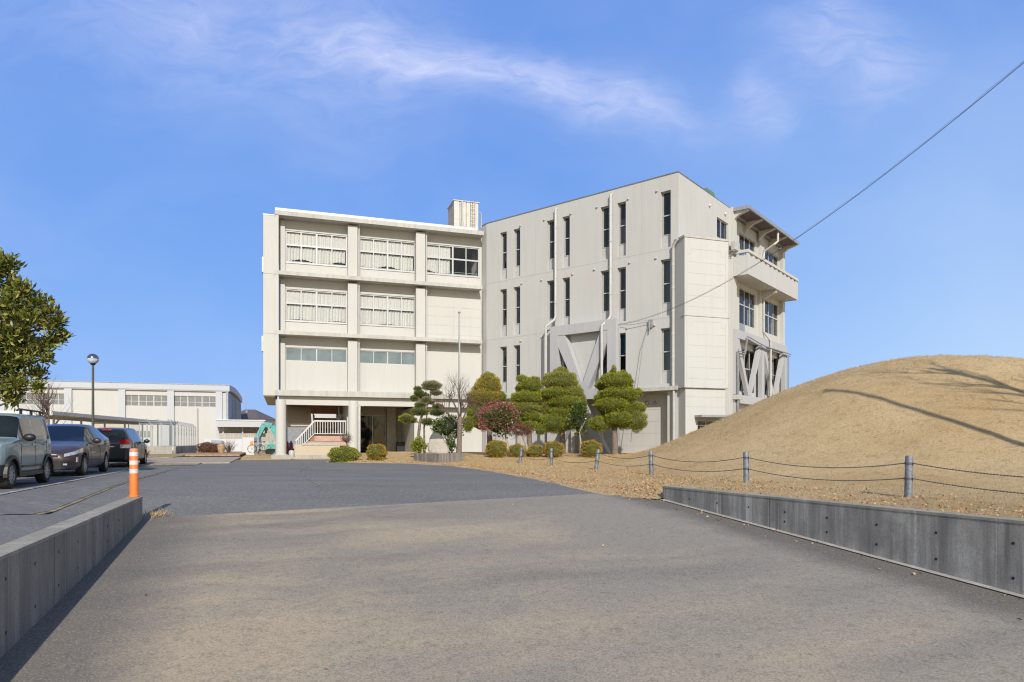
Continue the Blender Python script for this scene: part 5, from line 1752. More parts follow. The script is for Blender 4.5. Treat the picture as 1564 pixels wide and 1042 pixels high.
# ------------------------------------------------------------------ stone monument and planter
c0 = Vector((-3.48, 31.5)); cl = Vector((-4.73, 32.8)); cr = Vector((-2.29, 32.8))
pl_ = thing('planter', 'low square planter of weathered concrete blocks under the standing stone', 'planter', (-3.5, 32.8, 0))
dl, dr_ = cl - c0, cr - c0
def pq(a, c, z): q = c0 + dl * a + dr_ * c; return (q.x, q.y, z)
def quadbox(b, a0, a1, c0_, c1, z0, z1): b.hexa([pq(a, c, z) for z in (z0, z1) for c in (c0_, c1) for a in (a0, a1)])
t = 0.1
b = MB(); quadbox(b, 0, 1, 0, t, -.1, .46); b.build('front_wall', M['planter'], pl_, bevel=.012)
b = MB(); quadbox(b, 0, t, t + .001, 1, -.1, .457); b.build('front_wall', M['planter'], pl_, bevel=.012)
b = MB(); quadbox(b, t + .001, 1, 1 - t, 1, -.1, .436); quadbox(b, 1 - t, .999, t + .001, 1 - t - .001, -.1, .437); b.build('rear_wall', M['planter'], pl_, bevel=.012)
b = MB(); quadbox(b, t, 1 - t, t, 1 - t, 0, .33); b.build('soil', M['verge'], pl_)
Ys = 33.0
b = MB()
prof = [(654.0, 695), (653, 684), (654.5, 676), (656, 668), (659.5, 662), (664.5, 659.5), (671, 661), (676.5, 667), (681, 676), (686, 685), (691, 695)]
poly = [(X_at(px, Ys), Z_at(py, Ys)) for px, py in prof]
cxm = sum(p[0] for p in poly) / len(poly)
czm = 0.85
for ring, (nd, s) in enumerate(((-0.30, 0.72), (-0.24, 0.93), (-0.05, 1.0), (0.18, 0.97), (0.32, 0.78))):
    for (x, z) in poly:
        b.v.append((cxm + (x - cxm) * s + rnd.gauss(0, .008), Ys + nd + (z - .9) * .10, (czm + (z - czm) * (s if z > czm else 1)) + rnd.gauss(0, .006)))
n = len(poly)
for r_ in range(4):
    for k in range(n):
        b.f.append((r_ * n + k, r_ * n + (k + 1) % n, (r_ + 1) * n + (k + 1) % n, (r_ + 1) * n + k)); b.m.append(0)
b.f.append(tuple(range(n))[::-1]); b.m.append(0); b.f.append(tuple(4 * n + k for k in range(n))); b.m.append(0)
st_ = solo(b, 'standing_stone', M['stone'], 'rough pale standing stone with a dark weathered cap set in the planter', 'stone', (cxm, Ys, 0.33), smooth=True, sharp=50)
md = st_.modifiers.new('sub', 'SUBSURF'); md.levels = 1; md.render_levels = 1

# flag pole
Yf = 40.0
x = X_at(701.5, Yf)
fp = thing('flag_pole', 'tall slim grey flag pole standing between the planter and the school wall', 'flag pole', (x, Yf, gz(x, Yf)))
zt = Z_at(479, Yf)
b = MB(); b.tube([(x, Yf, 0.1), (x, Yf, 3.0), (x, Yf, zt)], [0.075, 0.065, 0.04], 12); b.build('pole', M['steel'], fp, smooth=True)
b = MB(); b.lathe((x, Yf, zt), [(0.03, 0), (0.075, 0.03), (0.085, 0.07), (0.03, 0.12)], 12); b.build('finial', M['steel'], fp, smooth=True)
b = MB(); b.tube([(x + .07, Yf - .05, 1.2), (x + .05, Yf - .05, zt - .05)], 0.006, 5); b.build('halyard', M['white'], fp)

# ------------------------------------------------------------------ chain fence
fence = thing('chain_fence', 'grey post and chain fence along the foot of the grass mound', 'fence', (*xy(15, 10.6), 0.0))
pp = []
VF = 10.6
for px in (1387, 1140, 995, 909.5, 842, 793.5):
    k = (px - CX) / FPX
    Yq = VF / (CU * k + SU); pp.append((k * Yq, Yq))
pp.insert(0, (pp[0][0] + (pp[0][0] - pp[1][0]) * 1.05 + 0.4, pp[0][1] + (pp[0][1] - pp[1][1]) * 1.05))
lean = [(0, 0), (0.02, 0), (0.0, 0.02), (-0.02, 0), (0.10, 0.0), (0.0, 0), (0.09, 0.0)]
tops = []
for (x, y), (lx, ly) in zip(pp, lean):
    z = lawn_z(x, y) - 0.03
    h = 0.765 if y < 20 else 0.74
    top = Vector((x + lx, y + ly, z + h))
    b = MB(); b.tube([(x, y, z - 0.1), top - Vector((0, 0, .02)), top], [0.065, 0.065, 0.058], 16); po = b.build('post', M['post'], fence, smooth=True, sharp=50)
    for f_ in (0.82, 0.47):
        c = Vector((x + lx * f_, y + ly * f_, z + h * f_))
        b = MB()
        d = Vector((-SU, CU, 0))
        b.tube([c - d * 0.10, c + d * 0.10], 0.012, 6); b.tube([c - Vector((0, 0, .02)), c + Vector((0, 0, .02))], 0.071, 14)
        b.build('hook', M['chain'], po)
    tops.append((Vector((x, y, z)), top))
for (ba, ta), (bb, tb) in zip(tops, tops[1:]):
    near = (ba.y + bb.y) / 2 < 21
    for f_ in (0.82, 0.47):
        a = ba.lerp(ta, f_); c = bb.lerp(tb, f_)
        L = (c - a).length; d = (c - a).normalized()
        a = a + d * 0.10; c = c - d * 0.10
        n = int(L / 0.026) if near else 40
        sag = 0.17 if f_ > .6 else 0.15
        pts, rr = [], []
        for i in range(n + 1):
            t_ = i / n
            q = a.lerp(c, t_); q.z -= sag * 4 * t_ * (1 - t_) * (L / 5)
            pts.append(q); rr.append((0.0125 if i % 2 else 0.005) if near else 0.0085)
        b = MB(); b.tube(pts, rr, 5); b.build('chain', M['chain'], fence)

# orange bollard on the wall end
bu, bv = U_END_L - 0.12, V_L - 0.11
bx, by = xy(bu, bv)
bo = thing('bollard', 'orange flexible post with three white reflective bands on the end of the left wall', 'bollard', (bx, by, 0.067))
r = 0.066
b = MB(); b.lathe((bx, by, 0.067), [(r * 1.15, 0.0), (r * 1.15, .02), (r, .03), (r, 0.775), (r * .9, .79)], 24); b.build('post', M['orange'], bo, smooth=True)
for z in (0.40, 0.545, 0.69):
    b = MB(); b.lathe((bx, by, 0.067 + z), [(r + .001, 0.0), (r + .003, .002), (r + .003, .068), (r + .001, .07)], 24); b.build('reflective_band', M['reflector'], bo, smooth=True)
b = MB(); b.lathe((bx, by, 0.067 + .776), [(r * .99, 0.0), (r * .99, .03), (r * .8, .045)], 20); b.build('cap', plain('faded_orange', (0.55, 0.27, 0.18), 0.6, 0.15, 20), bo, smooth=True)

# street lamp
Yl = 27.0
x = X_at(142, Yl)
sl_ = thing('street_lamp', 'street lamp with a glass ball on a slim dark green pole behind the cars', 'lamp', (x, Yl, 0))
zg = Z_at(548.5, Yl)
b = MB(); b.tube([(x, Yl, 0), (x, Yl, 1.45), (x, Yl, 1.5), (x, Yl, zg - .2)], [0.095, 0.085, 0.05, 0.04], 12); b.build('pole', plain('lamp_pole', (0.075, 0.08, 0.062), .5), sl_, smooth=True, sharp=30)
b = MB(); b.lathe((x, Yl, zg - .24), [(.06, 0), (.10, .04), (.11, .06), (.05, .08)], 16); b.build('collar', M['black'], sl_, smooth=True)
b = MB(); b.lathe((x, Yl, zg), [(.05, -.195)] + [(.21 * math.cos(a), .21 * math.sin(a)) for a in lin(-1.2, 0.02, 9)], 24); b.build('globe', M['globe'], sl_, smooth=True, sharp=180)
b = MB(); b.lathe((x, Yl, zg), [(.213 * math.cos(a), .213 * math.sin(a)) for a in lin(0.03, 1.55, 9)], 24); b.build('chrome_cap', M['chrome'], sl_, smooth=True, sharp=180)
b = MB(); b.lathe((x, Yl, zg - .18), [(.03, 0), (.045, .05), (.045, .16), (.02, .2)], 12); b.build('lamp', M['white'], sl_, smooth=True)

# utility pole and cables (the pole stands just outside the frame and throws the long shadow over the mound)
ux, uy = 13.86, 8.0
up_ = thing('utility_pole', 'round concrete utility pole just right of the frame carrying cables to the school', 'utility pole', (ux, uy, 0))
b = MB(); b.tube([(ux, uy, -.2), (ux, uy, 12.6)], [0.13, 0.07], 14); b.build('pole', M['pale_concrete'], up_, smooth=True)
b = MB(); b.bar((ux, uy, 12.25), (ux - .25, uy + .1, 12.3), .06); b.build('cable_arm', M['steel'], up_)
pa = Vector((ux - .2, uy + .1, 12.3))
pb = B.p(B.s_at(944.5), 0.12, B.z_at(497, B.s_at(944.5)))
b = MB()
pts = []
for i in range(61):
    t_ = i / 60; q = pa.lerp(pb, t_); q.z -= 2.0 * 4 * t_ * (1 - t_); pts.append(q)
b.tube(pts, 0.0085, 6)
for i in range(60):
    b.tube([pts[i] + Vector((0, 0, .02 + .035 * abs(math.sin(i * 1.3)))), pts[i + 1] + Vector((0, 0, .02 + .035 * abs(math.sin(i * 1.3 + 1.3))))], 0.0045, 4, cap=False)
solo(b, 'overhead_cable', M['black'], 'thin dark overhead cable sagging down to the right wing of the school', 'cable', pa)
pc = B.p(B.s_at(994), 0.15, B.z_at(492, B.s_at(994)))
b = MB(); b.box(B, B.s_at(992), B.s_at(997), -0.01, 0.16, pc.z - .35, pc.z + .12); b.bar(pc, pc + Vector((0, 0, -.6)), .05); part(b, 'cable_bracket', M['grey_pipe'])
b = MB(); b.tube([pc, B.p(B.s_at(985), .3, B.z_at(530, B.s_at(985))), B.p(B.s_at(971), .6, 1.0)], 0.014, 5); b.tube([pc, B.p(B.s_at(968), .2, pc.z - .05), B.p(B.s_at(946), .12, pb.z)], 0.014, 5); part(b, 'wall_cable', M['grey_pipe'])
# bare tree right of the frame, its shadow falls on the mound
tx, ty = 16.2, 9.0
root = thing('bare_tree', 'tall bare winter tree on the mound foot, just right of the frame', 'tree', (tx, ty, gz(tx, ty)))
b = MB(); b.tube([(tx, ty, -.2), (tx + .1, ty, 3.5), (tx, ty, 7.0), (tx - .1, ty + .1, 11.5)], [.24, .19, .15, .07], 9); b.build('trunk', M['bark'], root, smooth=True)
b = MB()
for k in range(20):
    a = rnd.uniform(0, 6.28); branch_tree(b, Vector((tx, ty, rnd.uniform(6.0, 10.5))), Vector((math.cos(a) * .8, math.sin(a) * .8, 1.0)).normalized(), rnd.uniform(1.6, 2.5), 0.055, 3, 0.4, (2, 3), 0.2)
b.build('branches', M['bark'], root)


# ------------------------------------------------------------------ cars
def pw(pts, x):
    if x <= pts[0][0]: return pts[0][1]
    for (a, va), (c, vc) in zip(pts, pts[1:]):
        if x <= c:
            t = (x - a) / max(1e-6, c - a)
            return va + (vc - va) * t
    return pts[-1][1]


def smooth_pw(pts, x, h=0.05):
    return (pw(pts, x - h) + 2 * pw(pts, x) + pw(pts, x + h)) / 4


def car(name, label, u0, v_out, heading_front, sp, group):
    """x runs from nose to tail; heading_front True = nose towards the camera"""
    L, W_ = sp['L'], sp['W']
    vc = v_out - W_ / 2
    if heading_front: ox, oy = xy(u0, vc); rz = math.radians(90 + 19.5)
    else: ox, oy = xy(u0 + L, vc); rz = math.radians(-90 + 19.5)
    root = thing(name, label, 'car', (ox, oy, 0.0), rz, group)
    top, belt, hw, rw, low = sp['top'], sp['belt'], sp['hw'], sp['rw'], sp['low']
    wr, wx = sp['wr'], sp['wx']
    xs = {0.0, L}
    for lst in (top, belt, hw, rw): xs |= {p[0] for p in lst}
    for x in lin(0, L, 46): xs.add(round(x, 3))
    for xc in wx:
        for k in range(17):
            xs.add(round(xc + (wr + .055) * math.cos(PI * k / 16), 4))
    for a, c in sp['side_glass']: xs |= {a, c}
    xs |= set(sp['wind']) | set(sp['rear'])
    xs = sorted(x for x in xs if 0 <= x <= L)
    cl = [xs[0]]
    for x in xs[1:]:
        if x - cl[-1] > 0.004: cl.append(x)
    xs = cl
    hz_ = 0.035
    secs = []
    for x in xs:
        zt = smooth_pw(top, x, hz_) if hz_ < x < L - hz_ else pw(top, x)
        zb = min(pw(belt, x), zt - 0.012)
        w_ = smooth_pw(hw, x, hz_) if hz_ < x < L - hz_ else pw(hw, x)
        wt = min(pw(rw, x), w_ * 0.96)
        zl = pw(low, x)
        for xc in wx:
            d = wr + .055
            if abs(x - xc) < d: zl = max(zl, wr + math.sqrt(d * d - (x - xc) ** 2))
        zl = min(zl, zb - .06)
        rise = zt - zb
        e = min(0.085, rise * .5)
        z1 = zl + (zb - zl) * .16; z2 = zl + (zb - zl) * .55
        secs.append([(0, zl), (w_ * .86, zl), (w_ * .965, z1 if zl < .4 else zl + .004), (w_, z2), (w_ * .992, zb - (zb - zl) * .15), (w_ * .968, zb),
                     (wt + (w_ * .96 - wt) * .03, zt - e), (wt * .94, zt - e * .35), (wt * .62, zt - e * .06), (0, zt)])
    body, wind, rear = MB(), MB(), MB()
    glass = {}
    K = len(secs[0])

    def flag(i, j):
        xm = (xs[i] + xs[i + 1]) / 2
        for k, (a, c) in enumerate(sp['side_glass']):
            if j == 5 and a < xm < c: return glass.setdefault((sgn, k), MB())
        if j >= 6 and sp['wind'][0] < xm < sp['wind'][1]: return wind
        if j >= 6 and sp['rear'][0] < xm < sp['rear'][1]: return rear
        return body
    for sgn in (1, -1):
        for i in range(len(xs) - 1):
            for j in range(K - 1):
                P = [Vector((xs[i], secs[i][j][0] * sgn, secs[i][j][1])), Vector((xs[i + 1], secs[i + 1][j][0] * sgn, secs[i + 1][j][1])),
                     Vector((xs[i + 1], secs[i + 1][j + 1][0] * sgn, secs[i + 1][j + 1][1])), Vector((xs[i], secs[i][j + 1][0] * sgn, secs[i][j + 1][1]))]
                flag(i, j).face(P if sgn < 0 else P[::-1])
    for i in (0, len(xs) - 1):
        P = [Vector((xs[i], y, z)) for y, z in secs[i]] + [Vector((xs[i], -y, z)) for y, z in secs[i][-2:0:-1]]
        body.face(P)

    def weld(mb, nm, mat, parent, sharp):
        o = mb.build(nm, mat, parent, local=True)
        bm = bmesh.new(); bm.from_mesh(o.data)
        bmesh.ops.remove_doubles(bm, verts=bm.verts, dist=0.0008)
        bmesh.ops.recalc_face_normals(bm, faces=bm.faces)
        bm.to_mesh(o.data); bm.free()
        o.data.polygons.foreach_set('use_smooth', [True] * len(o.data.polygons)); o.data.set_sharp_from_angle(angle=math.radians(sharp))
        return o
    bo_ = weld(body, 'body', M[sp['paint']], root, 32)
    for mb, nm in ((wind, 'windscreen'), (rear, 'rear_window'), *[(g_, 'side_window') for g_ in glass.values()]):
        if mb.f: weld(mb, nm, M['car_glass'], root, 40)
    # dark underbody so that one cannot look through the wheel arches
    b = MB(); P = []
    for z in (0.19, .62):
        for y in (-W_ / 2 + .22, W_ / 2 - .22):
            for x in (0.25, L - .25): P.append((x, y, z))
    b.hexa(P); b.build('underbody', M['black'], root, local=True)
    # paths round the body for lamps, grille and trims
    path = []
    n0 = 8
    for i in range(n0): path.append((0.0, hw[0][1] * i / n0))
    for x in lin(0, L, 90): path.append((x, smooth_pw(hw, x, hz_) if hz_ < x < L - hz_ else pw(hw, x)))
    for i in range(n0): path.append((L, hw[-1][1] * (1 - (i + 1) / n0)))
    cum = [0]
    for a, c in zip(path, path[1:]): cum.append(cum[-1] + math.hypot(c[0] - a[0], c[1] - a[1]))
    TOT = cum[-1]

    def on_path(a):
        a = max(0, min(TOT, a))
        for k in range(len(cum) - 1):
            if a <= cum[k + 1]:
                t = (a - cum[k]) / max(1e-9, cum[k + 1] - cum[k])
                p, q = path[k], path[k + 1]
                d = Vector((q[0] - p[0], q[1] - p[1])).normalized()
                return Vector((p[0] + (q[0] - p[0]) * t, p[1] + (q[1] - p[1]) * t)), Vector((-d.y, d.x))
        return Vector(path[-1]), Vector((1, 0))

    def wrap(nm, mat, a0, a1, zlo, zhi, off, sides=(1, -1), parent=None, lean=0.0, thick=.03):
        """patch that follows the body round the corner; zlo/zhi may be pairs (at a0, at a1)"""
        zlo = zlo if isinstance(zlo, tuple) else (zlo, zlo); zhi = zhi if isinstance(zhi, tuple) else (zhi, zhi)
        for sg in sides:
            b = MB(); n = max(3, int((a1 - a0) / .06)); F_, Bk = [], []
            for i in range(n + 1):
                t = i / n; p, nn = on_path(a0 + (a1 - a0) * t)
                lo = zlo[0] + (zlo[1] - zlo[0]) * t; hi = zhi[0] + (zhi[1] - zhi[0]) * t
                for z, ln in ((lo, 0), (hi, lean)):
                    q = p + nn * (off - ln); F_.append((q.x, q.y * sg, z))
                    q = p + nn * (off - thick - ln); Bk.append((q.x, q.y * sg, z))
            for i in range(n):
                b.face([F_[2 * i], F_[2 * i + 2], F_[2 * i + 3], F_[2 * i + 1]])
                b.face([F_[2 * i + 1], F_[2 * i + 3], Bk[2 * i + 3], Bk[2 * i + 1]]); b.face([F_[2 * i], Bk[2 * i], Bk[2 * i + 2], F_[2 * i + 2]])
            b.face([F_[0], F_[1], Bk[1], Bk[0]]); b.face([F_[2 * n], Bk[2 * n], Bk[2 * n + 1], F_[2 * n + 1]])
            b.build(nm, M[mat] if isinstance(mat, str) else mat, parent or root, local=True, smooth=True, sharp=50)

    def at_x(x): return next(c for p, c in zip(path[n0:], cum[n0:]) if p[0] >= x - 1e-6)
    for args in sp['patches'](at_x, TOT): wrap(*args[:7], **(args[7] if len(args) > 7 else {}))
    # door seams and handles
    for x, z0_, z1_ in sp['seams']:
        wrap('door_seam', 'black', at_x(x) - .006, at_x(x) + .006, z0_, z1_, 0.0025, thick=.004)
    for x, z in sp['handles']:
        wrap('handle', sp.get('handle_mat', sp['paint']), at_x(x) - .08, at_x(x) + .08, z, z + .028, 0.03, thick=.026)
    # mirrors
    mx, mz = sp['mirror']
    for sg in (1, -1):
        b = MB(); w_ = pw(hw, mx)
        b.blob((mx, sg * (w_ + .12), mz), (.075, .125, .085), 14, 10, 0); m_ = b.build('mirror', M[sp.get('mirror_mat', sp['paint'])], root, local=True, smooth=True)
        b = MB(); b.bar((mx, sg * (w_ - .06), mz - .07), (mx, sg * (w_ + .07), mz - .05), .05); b.build('mirror_arm', M['black'], m_, local=True)
    # wheels
    for xc in wx:
        for sg in (1, -1):
            yo = sg * (W_ / 2 - .015); yi = sg * (W_ / 2 - .22)
            b = MB(); s_ = sg
            b.lathe((xc, yi, wr), [(wr * .64, 0), (wr * .96, .0), (wr, s_ * .03), (wr, s_ * .16), (wr * .95, s_ * .198), (wr * .68, s_ * .20), (wr * .66, s_ * .17)], 36, 'y')
            wh = b.build('wheel', M['rubber'], root, local=True, smooth=True, sharp=40)
            b = MB(); b.lathe((xc, yi, wr), [(wr * .67, s_ * .12), (wr * .67, s_ * .195), (wr * .63, s_ * .197), (wr * .61, s_ * .15)], 36, 'y')
            b.lathe((xc, yi, wr), [(wr * .14, s_ * .15), (wr * .13, s_ * .185), (.01, s_ * .188)], 16, 'y')
            ns = sp.get('spokes', 10)
            for k in range(ns):
                a = 2 * PI * k / ns
                d = Vector((math.cos(a), 0, math.sin(a))); q = Vector((-math.sin(a), 0, math.cos(a)))
                c_ = Vector((xc, yi + s_ * .165, wr)); P = []
                for yy in (0, s_ * .018):
                    for r_, h_ in ((wr * .10, .018), (wr * .64, .026)):
                        for e in (-1, 1): P.append(c_ + d * r_ + q * h_ * e + Vector((0, yy, 0)))
                b.hexa(P)
            b.build('rim', M['rim'], wh, local=True, smooth=True, sharp=30)
            b = MB(); b.lathe((xc, yi, wr), [(wr * .66, s_ * .10), (.01, s_ * .11)], 24, 'y'); b.build('hub_shadow', M['black'], wh, local=True)
            b = MB(); n = 18; r_in, r_out = wr + .052, wr + .052 + sp['arch_w']
            if sp['arch_w'] > 0:
                w_ = max(pw(hw, xc), .1)
                for k in range(n):
                    a, c_ = PI * (k / n) * 1.06 - .09, PI * ((k + 1) / n) * 1.06 - .09
                    P = []
                    for y in (W_ / 2 - .06, W_ / 2 + .014):
                        for an in (a, c_):
                            for rr in (r_in, r_out): P.append((xc + rr * math.cos(an), sg * y, wr + rr * math.sin(an)))
                    b.hexa(P)
                b.build('wheel_arch', M[sp.get('arch_mat', 'black')], root, local=True)
    for f in sp.get('extra', ()): f(root)
    return root


import bmesh
G_ = 'cars parked along the edge of the yard'


def suv_extra(root):
    for sg in (1, -1):
        b = MB(); b.tube([(1.25, sg * .58, 1.70), (1.4, sg * .58, 1.735), (2.9, sg * .58, 1.735), (3.1, sg * .58, 1.69)], .022, 8)
        for x in (1.5, 2.2, 2.85): b.bar((x, sg * .58, 1.63), (x, sg * .58, 1.73), .05)
        b.build('roof_rail', M['black'], root, local=True, smooth=True)


suv = dict(L=3.42, W=1.48, paint='suv_paint', wr=.295, wx=(.50, 2.93), arch_w=.07, arch_mat='black', spokes=10,
           top=[(0, .80), (.05, .94), (.15, 1.0), (.85, 1.075), (.95, 1.10), (1.28, 1.60), (1.45, 1.645), (2.2, 1.665), (3.12, 1.645), (3.28, 1.60), (3.40, 1.10), (3.42, .95)],
           belt=[(0, .78), (.1, .93), (.8, 1.03), (1.0, 1.05), (3.3, 1.08), (3.42, .93)],
           hw=[(0, .60), (.06, .66), (.2, .715), (.5, .738), (2.9, .738), (3.25, .72), (3.36, .66), (3.42, .60)],
           rw=[(0, .55), (.3, .66), (.95, .665), (1.3, .605), (3.2, .60), (3.42, .58)],
           low=[(0, .30), (.3, .24), (3.1, .24), (3.42, .32)],
           side_glass=[(1.12, 1.92), (2.0, 2.72), (2.84, 3.16)], wind=(.95, 1.28), rear=(3.28, 3.40),
           seams=[(1.02, .36, 1.03), (1.97, .36, 1.05), (2.76, .75, 1.06)], handles=[(1.80, .93), (2.58, .93)], mirror=(1.12, 1.10), mirror_mat='black',
           patches=lambda ax, T: [('grille', 'black', 0, .42, .62, .76, .012), ('headlight', 'lens', .36, .62, .66, .84, .02), ('bumper', 'black', 0, ax(.2), .30, .52, .014),
                                  ('taillight', 'red_lens', T - .72, T - .58, .55, .80, .015), ('rear_bumper', 'black', ax(3.2), T, .34, .54, .014), ('sill_trim', 'black', ax(.86), ax(2.56), .245, .335, .008),
                                  ('door_trim', 'black', ax(1.06), ax(2.5), .44, .47, .008)],
           extra=(suv_extra,))
car('parked_car', 'boxy green grey mini SUV with roof rails, nearest of the parked cars', 16.72, -5.17, True, suv, G_)

wagon = dict(L=4.62, W=1.775, paint='wagon_paint', wr=.315, wx=(.94, 3.72), arch_w=0.0, spokes=10,
             top=[(0, .55), (.03, .66), (.18, .76), (.5, .875), (1.12, 1.00), (1.22, 1.03), (2.15, 1.495), (2.45, 1.555), (2.8, 1.572), (3.5, 1.53), (4.1, 1.42), (4.25, 1.36), (4.52, 1.02), (4.62, .92)],
             belt=[(0, .53), (.1, .66), (.4, .80), (1.1, .93), (2.2, .985), (3.5, 1.06), (4.3, 1.13), (4.62, .9)],
             hw=[(0, .50), (.08, .64), (.25, .765), (.55, .85), (.95, .885), (3.7, .885), (4.2, .86), (4.45, .78), (4.62, .62)],
             rw=[(0, .44), (.5, .76), (1.2, .80), (2.1, .63), (2.6, .60), (3.6, .585), (4.3, .57), (4.62, .55)],
             low=[(0, .24), (.3, .19), (4.3, .2), (4.62, .32)],
             side_glass=[(1.42, 1.72), (1.78, 2.68), (2.76, 3.5), (3.58, 4.02)], wind=(1.22, 2.15), rear=(4.25, 4.52),
             seams=[(1.52, .30, .94), (2.72, .27, 1.0), (3.42, .72, 1.05)], handles=[(2.52, .86), (3.48, .92)], mirror=(1.72, 1.04), spec=0,
             patches=lambda ax, T: [('headlight', 'lens', .56, ax(.66) + .02, (.58, .72), (.66, .83), .012, dict(lean=.02)), ('grille', 'black', 0, .40, .58, .625, .012), ('intake', 'black', 0, .60, .22, .47, .014),
                                    ('fog_recess', 'black', .58, ax(.24), (.23, .30), (.47, .42), .012), ('fog_lamp', 'lens', .52, .62, .335, .385, .018),
                                    ('marker', 'reflector', ax(.30), ax(.33) + .03, .42, .56, .006), ('taillight', 'red_lens', T - 1.0, T - .6, .85, 1.05, .012)])
car('parked_car', 'dark purplish brown wagon facing the camera, parked between the SUV and the black minivan', 22.35, -5.17, True, wagon, G_)

van = dict(L=4.58, W=1.70, paint='van_paint', wr=.315, wx=(.92, 3.66), arch_w=0.0, spokes=10,
           top=[(0, .6), (.04, .72), (.3, .85), (1.0, 1.0), (1.1, 1.03), (1.95, 1.52), (2.4, 1.585), (3.6, 1.575), (4.15, 1.53), (4.3, 1.47), (4.48, 1.08), (4.55, .98), (4.58, .9)],
           belt=[(0, .58), (.2, .75), (1.0, .93), (2.2, .97), (4.3, 1.06), (4.58, .88)],
           hw=[(0, .55), (.1, .66), (.3, .77), (.8, .848), (4.0, .848), (4.35, .82), (4.5, .77), (4.58, .68)],
           rw=[(0, .5), (.5, .74), (1.1, .77), (1.9, .64), (3.6, .61), (4.3, .62), (4.58, .64)],
           low=[(0, .25), (.3, .2), (4.3, .22), (4.58, .34)],
           side_glass=[(1.5, 2.0), (2.08, 2.85), (2.93, 3.62), (3.7, 4.15)], wind=(1.1, 1.95), rear=(4.3, 4.48),
           seams=[(1.4, .3, .94), (2.04, .3, .97), (2.9, .28, 1.0), (3.6, .75, 1.04)], handles=[(2.75, .87), (3.4, .90)], mirror=(1.6, 1.03),
           patches=lambda ax, T: [('headlight', 'lens', .4, ax(.5), .66, .78, .012), ('taillight', 'red_lens', ax(4.36), T - .50, .90, 1.09, .014), ('taillight', 'lens', ax(4.36), T - .50, .755, .895, .014),
                                  ('reflector', 'red_lens', T - .72, T - .64, .32, .50, .012), ('badge', 'reflector', T - .30, T - .14, .80, .835, .006, dict(sides=(1,))), ('badge', 'reflector', T - .62, T - .44, .54, .565, .006, dict(sides=(-1, 1))),
                                  ('rear_bumper', 'van_paint', ax(4.3), T, .36, .60, .02)],
           extra=(lambda root: MB_lamp(root),))


def MB_lamp(root):
    b = MB(); b.hexa([(x, y, z) for z in (1.445, 1.485) for y in (-.16, .16) for x in (4.30, 4.36)]); b.build('brake_lamp', M['red_lens'], root, local=True)
    b = MB(); b.bar((4.49, 0.0, 1.09), (4.44, -.34, 1.16), .022); b.build('wiper', M['black'], root, local=True)


car('parked_car', 'black minivan seen from behind with red tail lamps, farthest of the parked cars', 30.0, -5.17, False, van, G_)

# ------------------------------------------------------------------ background: gym
Gy = Fr(-33.6, 80.0, 18.5)
gym = thing('gymnasium', 'long white gymnasium with grey pilasters and high window bands beyond the parked cars', 'building', Gy.p(-10, 0, 0))
def gpart(b, n, m, p=None, **kw): return b.build(n, M[m] if isinstance(m, str) else m, p or gym, **kw)


gt = 7.62
pil = [Gy.s_at(px) for px in (2, 22.5, 104.5, 186.5, 261, 334.5)]
wins = []
for (a, c, n) in ((27, 101, 3), (-60, 18, 3), (188.5, 257.5, 3), (264, 331, 3)):
    s0, s1 = Gy.s_at(a), Gy.s_at(c)
    for i in range(n):
        w_ = (s1 - s0) / n
        wins.append((s0 + w_ * i + 0.02, s0 + w_ * (i + 1) - 0.02, 5.05, 6.30))
gl = Gy.s_at(-120)
b = MB(); b.holes(Gy, gl, 0.0, 0.0, gt - .75, 0.0, -0.3, wins); gpart(b, 'wall', 'gym')
b = MB(); b.box(Gy, gl, 0.35, 0.25, -0.3, gt - .75, gt - .06); gpart(b, 'parapet', 'gym_frame')
b = MB(); b.box(Gy, gl, 0.40, 0.32, -0.4, gt - .06, gt + .06); gpart(b, 'roof_edge', 'coping')
for s in pil:
    b = MB(); b.box(Gy, s - .35, s + .35, 0.22, 0.001, 0.0, gt - .751); gpart(b, 'pilaster', 'gym_frame')
for wdw in wins:
    b = MB(); s0, s1, z0, z1 = wdw
    for s in (s0, (s0 + s1) / 2 - .03, s1 - .06): b.box(Gy, s, s + .06, -.1, -.16, z0, z1)
    for z in (z0, z0 + .52, z1 - .06): b.box(Gy, s0 + .001, s1 - .001, -.095, -.165, z, z + .06)
    f = gpart(b, 'window', 'alu')
    b = MB(); b.face([Gy.p(s0, -.13, z0), Gy.p(s1, -.13, z0), Gy.p(s1, -.13, z1), Gy.p(s0, -.13, z1)]); gpart(b, 'pane', plain('dusty_glass', (.20, .21, .22), .2, .1) if wdw is wins[0] else bpy.data.materials['dusty_glass'], f)
b = MB()
b.box(Gy, 0.0, 0.25, 0.2, -25, 0.0, gt - .76)
gpart(b, 'side_wall', 'gym_side')
b = MB()
for i in range(9): b.box(Gy, 0.2505, 0.36, -1 - 2.7 * i, -1.15 - 2.7 * i, 3.6, gt - .9)
gpart(b, 'ribs', 'gym_frame')
b = MB(); n = 14
for i in range(n):   # gently vaulted roof end
    n0_, n1_ = 0.32 - 25.5 * i / n, 0.32 - 25.5 * (i + 1) / n
    h0, h1 = gt + .05 + .35 * math.sin(PI * i / n), gt + .05 + .35 * math.sin(PI * (i + 1) / n)
    P = []
    for dz in (-.7, 0):
        for (nn, h) in ((n0_, h0), (n1_, h1)):
            for s in (gl, 0.42 if i else .401): P.append(Gy.p(s, nn, h + dz))
    b.hexa([P[0], P[1], P[2], P[3], P[4], P[5], P[6], P[7]])
gpart(b, 'roof', 'gym_frame')
# low annex right of the gym
an = thing('annex_building', 'low grey annex with a flat white canopy joined to the right end of the gymnasium', 'building', Gy.p(3, -2, 0))
def apart(b, n, m, p=None): return b.build(n, M[m], p or an)


